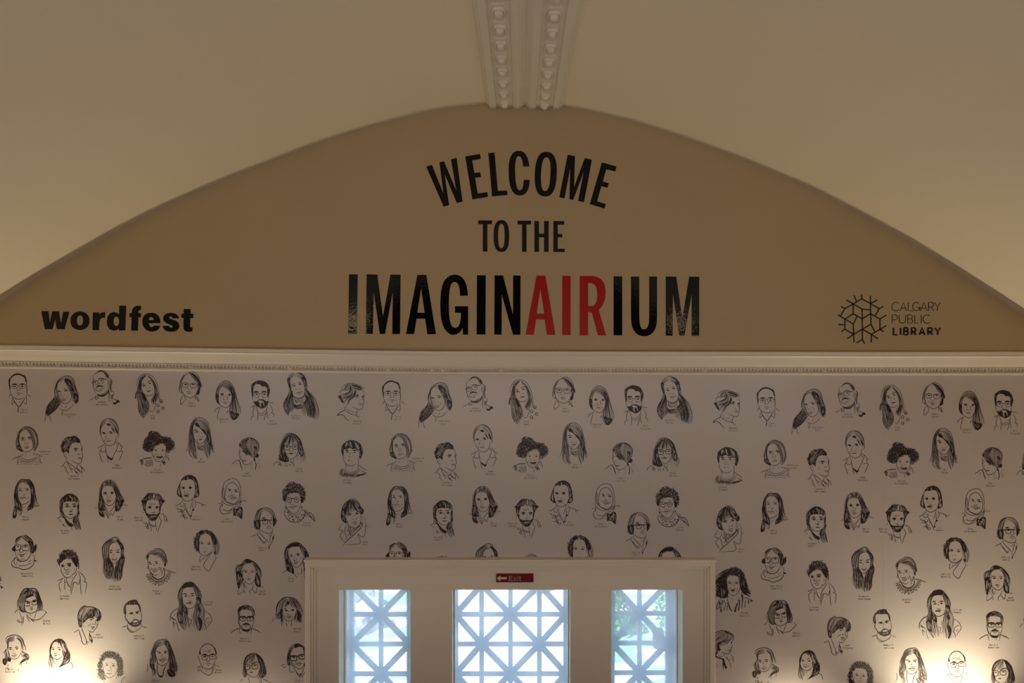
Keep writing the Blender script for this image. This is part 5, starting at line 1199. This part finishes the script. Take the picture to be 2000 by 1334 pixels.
def draw(cmds, seed):
    k = Ink(seed)
    toks = re.findall(r'[A-Z][\d.]*|:|-?\d*\.?\d+', cmds.replace('\n', ' '))
    i = 0; items = []
    while i < len(toks):
        t = toks[i]; i += 1; args = []
        while i < len(toks) and not toks[i][0].isalpha():
            args.append(toks[i]); i += 1
        items.append((t, args))
    for t, a in items:
        c = t[0]; wv = float(t[1:]) if len(t) > 1 else None
        if c == 'H':
            if wv is not None: a = [str(wv)]+a
            s_ = a.index(':'); n_ = [float(q) for q in a[1:s_]]; m_ = [float(q) for q in a[s_+1:]]
            k.hair(float(a[0]), list(zip(n_[::2], n_[1::2])), list(zip(m_[::2], m_[1::2]))); continue
        v = [float(q) for q in a]; pr = list(zip(v[::2], v[1::2]))
        if c == 'L': k.line(pr, (wv or 1.5)*(.74 if (wv or 1.5) < 2.2 else .74))
        elif c == 'F':
            ar = abs(sum(pr[q][0]*pr[(q+1) % len(pr)][1]-pr[(q+1) % len(pr)][0]*pr[q][1] for q in range(len(pr))))/2
            xs_ = [p[0] for p in pr]; ys_ = [p[1] for p in pr]; bw, bh = max(xs_)-min(xs_), max(ys_)-min(ys_)
            if ar < 45 and bw < 16:
                mx_, my_ = sum(xs_)/len(xs_), sum(ys_)/len(ys_); fy = .5 if bw > 1.8*bh else .78
                k.fill([(mx_+(a_-mx_)*.88, my_+(b_-my_)*fy) for a_, b_ in pr])
                if 5 <= bw <= 9.5 and fy == .5: k.fill([(mx_-1.0, my_-1.1), (mx_+1.0, my_-1.1), (mx_+.9, my_+1.3), (mx_-.9, my_+1.3)]); k.line([(min(xs_), my_+.6), (mx_, my_-1.5), (max(xs_), my_+.5)], .9)
            elif ar < 60: k.fill(pr)
            else: k.mass(pr, bw, bh, ar)
        elif c == 'P': k.fill(pr, 1)
        elif c == 'O': k.oval(*v[:5], 0.66*(v[5] if len(v) > 5 else 1.4))
        elif c == 'W': cx, cy, h, th = v; k.fill([(cx-h, cy+.8), (cx-h*.3, cy-th*.6), (cx+h*.4, cy-th*.6), (cx+h, cy+.8), (cx+h*.3, cy+th*.4), (cx-h*.4, cy+th*.5)])
        elif c == 'Z':
            V, F = ribbon(pr, wv or 1.0); k.add(V, F)
        elif c == 'E': cx, cy, h = v; k.line([(cx-h, cy+.6), (cx-h*.3, cy-1.8), (cx+h*.4, cy-1.7), (cx+h, cy+.5)], 1.15); k.fill([(cx-.9, cy-1.2), (cx+.9, cy-1.2), (cx+.8, cy+.7), (cx-.8, cy+.7)]); k.line([(cx-h*.8, cy+1), (cx, cy+2.2), (cx+h*.8, cy+1)], .7)
        elif c == 'M': cx, cy, h = v[:3]; k.line([(cx-h, cy), (cx-h*.35, cy-1.1), (cx, cy-.5), (cx+h*.35, cy-1.1), (cx+h, cy)], 1.05); k.line([(cx-h*.6, cy+1.6), (cx, cy+2.8), (cx+h*.6, cy+1.6)], 1)
        elif c == 'K':
            P_ = list(zip(v[1::2], v[2::2]))
            for x, y in k.scatter(P_, v[0]*.95):
                r0 = v[0]*k.r.uniform(.45, .8); a0 = k.r.uniform(0, 6.3); sp = k.r.uniform(2.5, 4.8)
                k.line([(x+r0*math.cos(a0+sp*j/4), y+r0*math.sin(a0+sp*j/4)) for j in range(5)], 1.05, True, 2.5)
        elif c == 'D':
            P_ = list(zip(v[2::2], v[3::2]))
            for x, y in k.scatter(P_, v[1]):
                q = v[0]/2; k.add([(x-q, y-q*.8), (x+q*.8, y-q), (x+q, y+q*.7), (x-q*.7, y+q)], [(0, 3, 2, 1)])
    return k
def caption(txt, cx, cy):
    k = Ink(1); lines = txt.split('/')
    for li, t in enumerate(lines):
        wd = len(t)*2.75; x = cx-wd/2; y = cy+2+li*5.7
        for ch in t:
            for s_ in SEG.get(ch, []):
                P = [(x+a*.56, y-b*.60) for a, b in s_]
                V, F = ribbon(P, .62); k.add(V, [f_ for f_ in F])
            x += 2.75
    return k
def to_mesh(name, k, mats):
    V = [((a-66.7)*.9*U, -z, -(b-66.7)*.9*U) for a, b, z in k.V]
    me = bpy.data.meshes.new(name); me.from_pydata(V, [], k.F); me.update()
    for m_ in mats: me.materials.append(m_)
    if len(mats) > 1: me.polygons.foreach_set('material_index', k.M)
    return me
def clipped(me, px, py):
    """copy of a mesh with what lies under the door surround cut away (it is not printed there)"""
    ox, oz = X(px), Z(py); keepF, mi = [], []
    x0, x1, z0 = X(606), X(1387), Z(1098)
    vs = [q.co for q in me.vertices]
    for p in me.polygons:
        c_ = p.center
        if x0 < c_.x+ox < x1 and c_.z+oz < z0: continue
        keepF.append(tuple(p.vertices)); mi.append(p.material_index)
    if len(keepF) == len(me.polygons): return me
    if not keepF: return None
    used = sorted({i for f in keepF for i in f}); mp = {o: i for i, o in enumerate(used)}
    m2_ = bpy.data.meshes.new(me.name); m2_.from_pydata([tuple(vs[i]) for i in used], [], [tuple(mp[i] for i in f) for f in keepF]); m2_.update()
    for mm in me.materials: m2_.materials.append(mm)
    m2_.polygons.foreach_set('material_index', mi); return m2_
WHERE = {'L': ', left of the doors', 'M': ', above the doors', 'R': ', right of the doors'}
recs = []
for blk in DATA.strip().split('@')[1:]:
    head, body = blk.split('\n', 1)
    o_, desc, cap_, cc = head.split('|'); ox, oy = map(float, o_.split()); cx, cy = map(float, cc.split())
    recs.append((ox, oy, desc, cap_, cx, cy, body))
for idx, (ox, oy, desc, cap_, ccx, ccy, body) in enumerate(recs):
    ink = to_mesh('printed_portrait', draw(body, idx+3), [M['ink'], M['paper']]); capm = to_mesh('caption', caption(cap_, ccx, ccy), [M['ink2']])
    px, py = ox+60, oy+60                     # centre of the portrait in the photo
    here = 'L' if px < 660 else ('M' if px < 1385 else 'R')
    # the printed pattern repeats every 730 columns, slightly out of level
    if here == 'M': pos = {'M': (px, py)}; xm, ym = px, py
    elif here == 'L': xm, ym = px+729.5, py+(13.6-max(0, px-40)*.0085); pos = {'L': (px, py), 'M': (xm, ym), 'R': (px+1466-.012*max(0, px-45), py+25.3-.0265*px)}
    else:
        xl = px-1463; pos = {'R': (px, py), 'L': (xl, py-(25.3-.0265*xl))}; xm, ym = xl+729.5, pos['L'][1]+(13.6-max(0, xl-40)*.0085); pos['M'] = (xm, ym)
    if 'L' not in pos: pos['L'] = (xm-729.0, ym-(13.7-(xm-770)*.009))
    if 'R' not in pos: pos['R'] = (xm+max(721.5, min(733.5, 733-(xm-700)*.028)), ym+13.2-(xm-760)*.0078)
    for side, (qx, qy) in pos.items():
        if qx < -42 or qx > 2042: continue
        if 640 < qx < 1350 and qy > 1150: continue
        m_ = clipped(ink, qx, qy)
        if m_ is None: continue
        o = bpy.data.objects.new('printed_portrait', m_); C.objects.link(o); o.parent = wp; o.location = (X(qx), PY-.0003, Z(qy))
        o['label'] = 'printed portrait of '+('' if desc.startswith('person') else '')+desc+WHERE[side]
        cm = clipped(capm, qx, qy)
        if cm is not None and -10 < qx+(ccx-66)*.9 < 2010:
            c_ = bpy.data.objects.new('caption', cm); C.objects.link(c_); c_.parent = o
# ------------------------------------------------------------------ lamps
for i, p in enumerate(SCON):
    t = thing('wall_uplight', (p[0], 0, p[2]-.10), ('left' if i == 0 else 'right')+'-hand bowl uplight on the wallpapered wall just below the photo edge', 'wall light')
    P = t.location
    boxo('back_plate', p[0]-.04, p[0]+.04, -.03, -.004, p[2]-.22, p[2]-.02, M['brass'], t, .006)
    V, F = [], []; N = 24; prof = [(.02, -.12), (.06, -.105), (.10, -.07), (.125, -.01), (.13, .03), (.124, .03), (.118, -.005), (.092, -.06), (.05, -.09), (.0, -.095)]
    for r_, z_ in prof:
        for k_ in range(N): a = 2*PI*k_/N; V.append((p[0]-P.x+r_*math.cos(a), p[1]-P.y+r_*math.sin(a), p[2]-P.z+z_))
    for j in range(len(prof)-1):
        for k_ in range(N): F.append((j*N+k_, j*N+(k_+1) % N, (j+1)*N+(k_+1) % N, (j+1)*N+k_))
    link_mesh('bowl', V, F, M['brass'], t, smooth=True); BOWL = ([(a+.0, b+.17, c) for a, b, c in V], F)
for i, p in enumerate(LANT):
    t = thing('wall_lantern', (p[0], 0, p[2]-.06), 'small bronze candle lantern between the '+('left' if i == 0 else 'right')+' uplight and the doors', 'wall light')
    boxo('back_plate', p[0]-.03, p[0]+.03, -.02, -.004, p[2]-.2, p[2]-.04, M['brass'], t, .005); boxo('arm', p[0]-.008, p[0]+.008, p[1]-.008, -.02, p[2]-.10, p[2]-.084, M['brass'], t, .002)
    boxo('cup', p[0]-.03, p[0]+.03, p[1]-.03, p[1]+.03, p[2]-.084, p[2]-.045, M['brass'], t, .008)
for i, p in enumerate(PEND):
    t = thing('pendant_lamp', (p[0], p[1], p[2]), 'opal globe pendant lamp on a rod, '+('left' if i == 0 else 'right')+' side behind the landing', 'lamp')
    bm = bmesh.new(); bmesh.ops.create_uvsphere(bm, u_segments=24, v_segments=14, radius=.19); me = bpy.data.meshes.new('globe'); bm.to_mesh(me); bm.free(); me.materials.append(M['globe'])
    me.polygons.foreach_set('use_smooth', [True]*len(me.polygons))
    o = bpy.data.objects.new('globe', me); C.objects.link(o); o.parent = t; o.visible_shadow = True
    boxo('rod', p[0]-.008, p[0]+.008, p[1]-.008, p[1]+.008, p[2]+.18, p[2]+1.1, M['brass'], t, .002)
# ------------------------------------------------------------------ outdoors, seen through the lattice
boxo('ground', -30, 30, .36, 45, -.35, -.2, M['grass'], bv=0, kind='structure')
boxo('path', -1.35, 1.05, .37, 30, -.2, -.17, M['path'], bv=0, kind='structure')
boxo('path_step', -2.6, 2.6, .37, 1.9, -.2, -.12, M['path'], bv=0, kind='structure')
random.seed(11)
def rock(x, y, r, label, h=.6):
    bm = bmesh.new(); bmesh.ops.create_icosphere(bm, subdivisions=3, radius=1)
    for q in bm.verts:
        d_ = q.co.normalized(); k_ = 1+.16*math.sin(3*d_.x+5*d_.y)+.10*math.sin(7*d_.z+4*d_.x)+random.uniform(-.03, .03)
        q.co = Vector((d_.x*r*k_*1.25, d_.y*r*k_, max(-.1, d_.z*h*k_)))
    me = bpy.data.meshes.new('boulder'); bm.to_mesh(me); bm.free(); me.materials.append(M['rock'])
    o = bpy.data.objects.new('boulder', me); C.objects.link(o); o.location = (x, y, -.2); o['label'] = label; o['category'] = 'rock'; return o
rock(-2.22, 4.8, .24, 'blue-grey boulder on the lawn behind the left-hand door', .35)
rock(-2.5, 5.5, .22, 'dark boulder further up the lawn behind the left-hand door', .4)
rock(.25, 6.0, .20, 'small grey stone at the top edge of the path', .25)
def shrub(x, y, r, h, n_, label, fl=0):
    t = thing('shrub', (x, y, -.2), label, 'shrub')
    V, F = [], []
    for i in range(n_):
        a = random.uniform(0, 2*PI); u = random.random()**.5; zz = random.uniform(.08, 1)*h; rr = r*u*math.sin(PI*min(1, .15+.8*zz/h))
        c_ = Vector((rr*math.cos(a), rr*math.sin(a), zz)); s_ = random.uniform(.025, .05)
        d1 = Vector((random.uniform(-1, 1), random.uniform(-1, 1), random.uniform(-.4, 1))).normalized(); d2 = d1.cross(Vector((random.random(), random.random(), random.random()))).normalized()
        b = len(V); V += [tuple(c_-d1*s_), tuple(c_+d2*s_*.45), tuple(c_+d1*s_), tuple(c_-d2*s_*.45)]; F.append((b, b+1, b+2, b+3))
    link_mesh('foliage', V, F, M['leaf'], t, kind='stuff')
    V, F = [], []
    for k_ in range(5):
        a = k_*1.25; b = len(V)
        for z_, w_ in ((0, .02), (h*.7, .008)):
            cx, cy = r*.5*z_/h*math.cos(a), r*.5*z_/h*math.sin(a)
            V += [(cx-w_, cy-w_, z_), (cx+w_, cy-w_, z_), (cx+w_, cy+w_, z_), (cx-w_, cy+w_, z_)]
        F += [(b+i, b+(i+1) % 4, b+4+(i+1) % 4, b+4+i) for i in range(4)]
    link_mesh('stem', V, F, M['bark'], t)
    for k_ in range(fl):
        bm = bmesh.new(); bmesh.ops.create_icosphere(bm, subdivisions=2, radius=.022)
        for q in bm.verts: q.co *= 1+.25*math.sin(9*q.co.x/.022)*math.cos(7*q.co.z/.022)
        me = bpy.data.meshes.new('flower'); bm.to_mesh(me); bm.free(); me.materials.append(M['flower'])
        o = bpy.data.objects.new('flower', me); C.objects.link(o); o.parent = t; a = random.uniform(PI, 2*PI); o.location = (r*.8*math.cos(a), r*.8*math.sin(a), h*random.uniform(.4, .9))
shrub(1.38, 4.7, .30, .50, 900, 'leafy green shrub with red flowers beside the path', 5)
shrub(2.2, 4.8, .28, .5, 900, 'leafy green shrub behind the right edge of the right-hand door', 2)
shrub(2.1, 7.0, .5, .8, 700, 'pale green shrub further up the garden on the right', 0)
shrub(-3.2, 6.5, .6, 1.1, 700, 'round green shrub on the far left of the lawn', 0)
# low black bollard beside the path
t = thing('bollard', (1.84, 4.2, -.2), 'short dark bollard lamp on pale gravel beside the shrubs', 'bollard')
boxo('post', 1.78, 1.90, 4.14, 4.26, -.2, 0.0, M['seal'], t, .01); boxo('cap', 1.76, 1.92, 4.12, 4.28, 0.0, .03, M['seal'], t, .01)
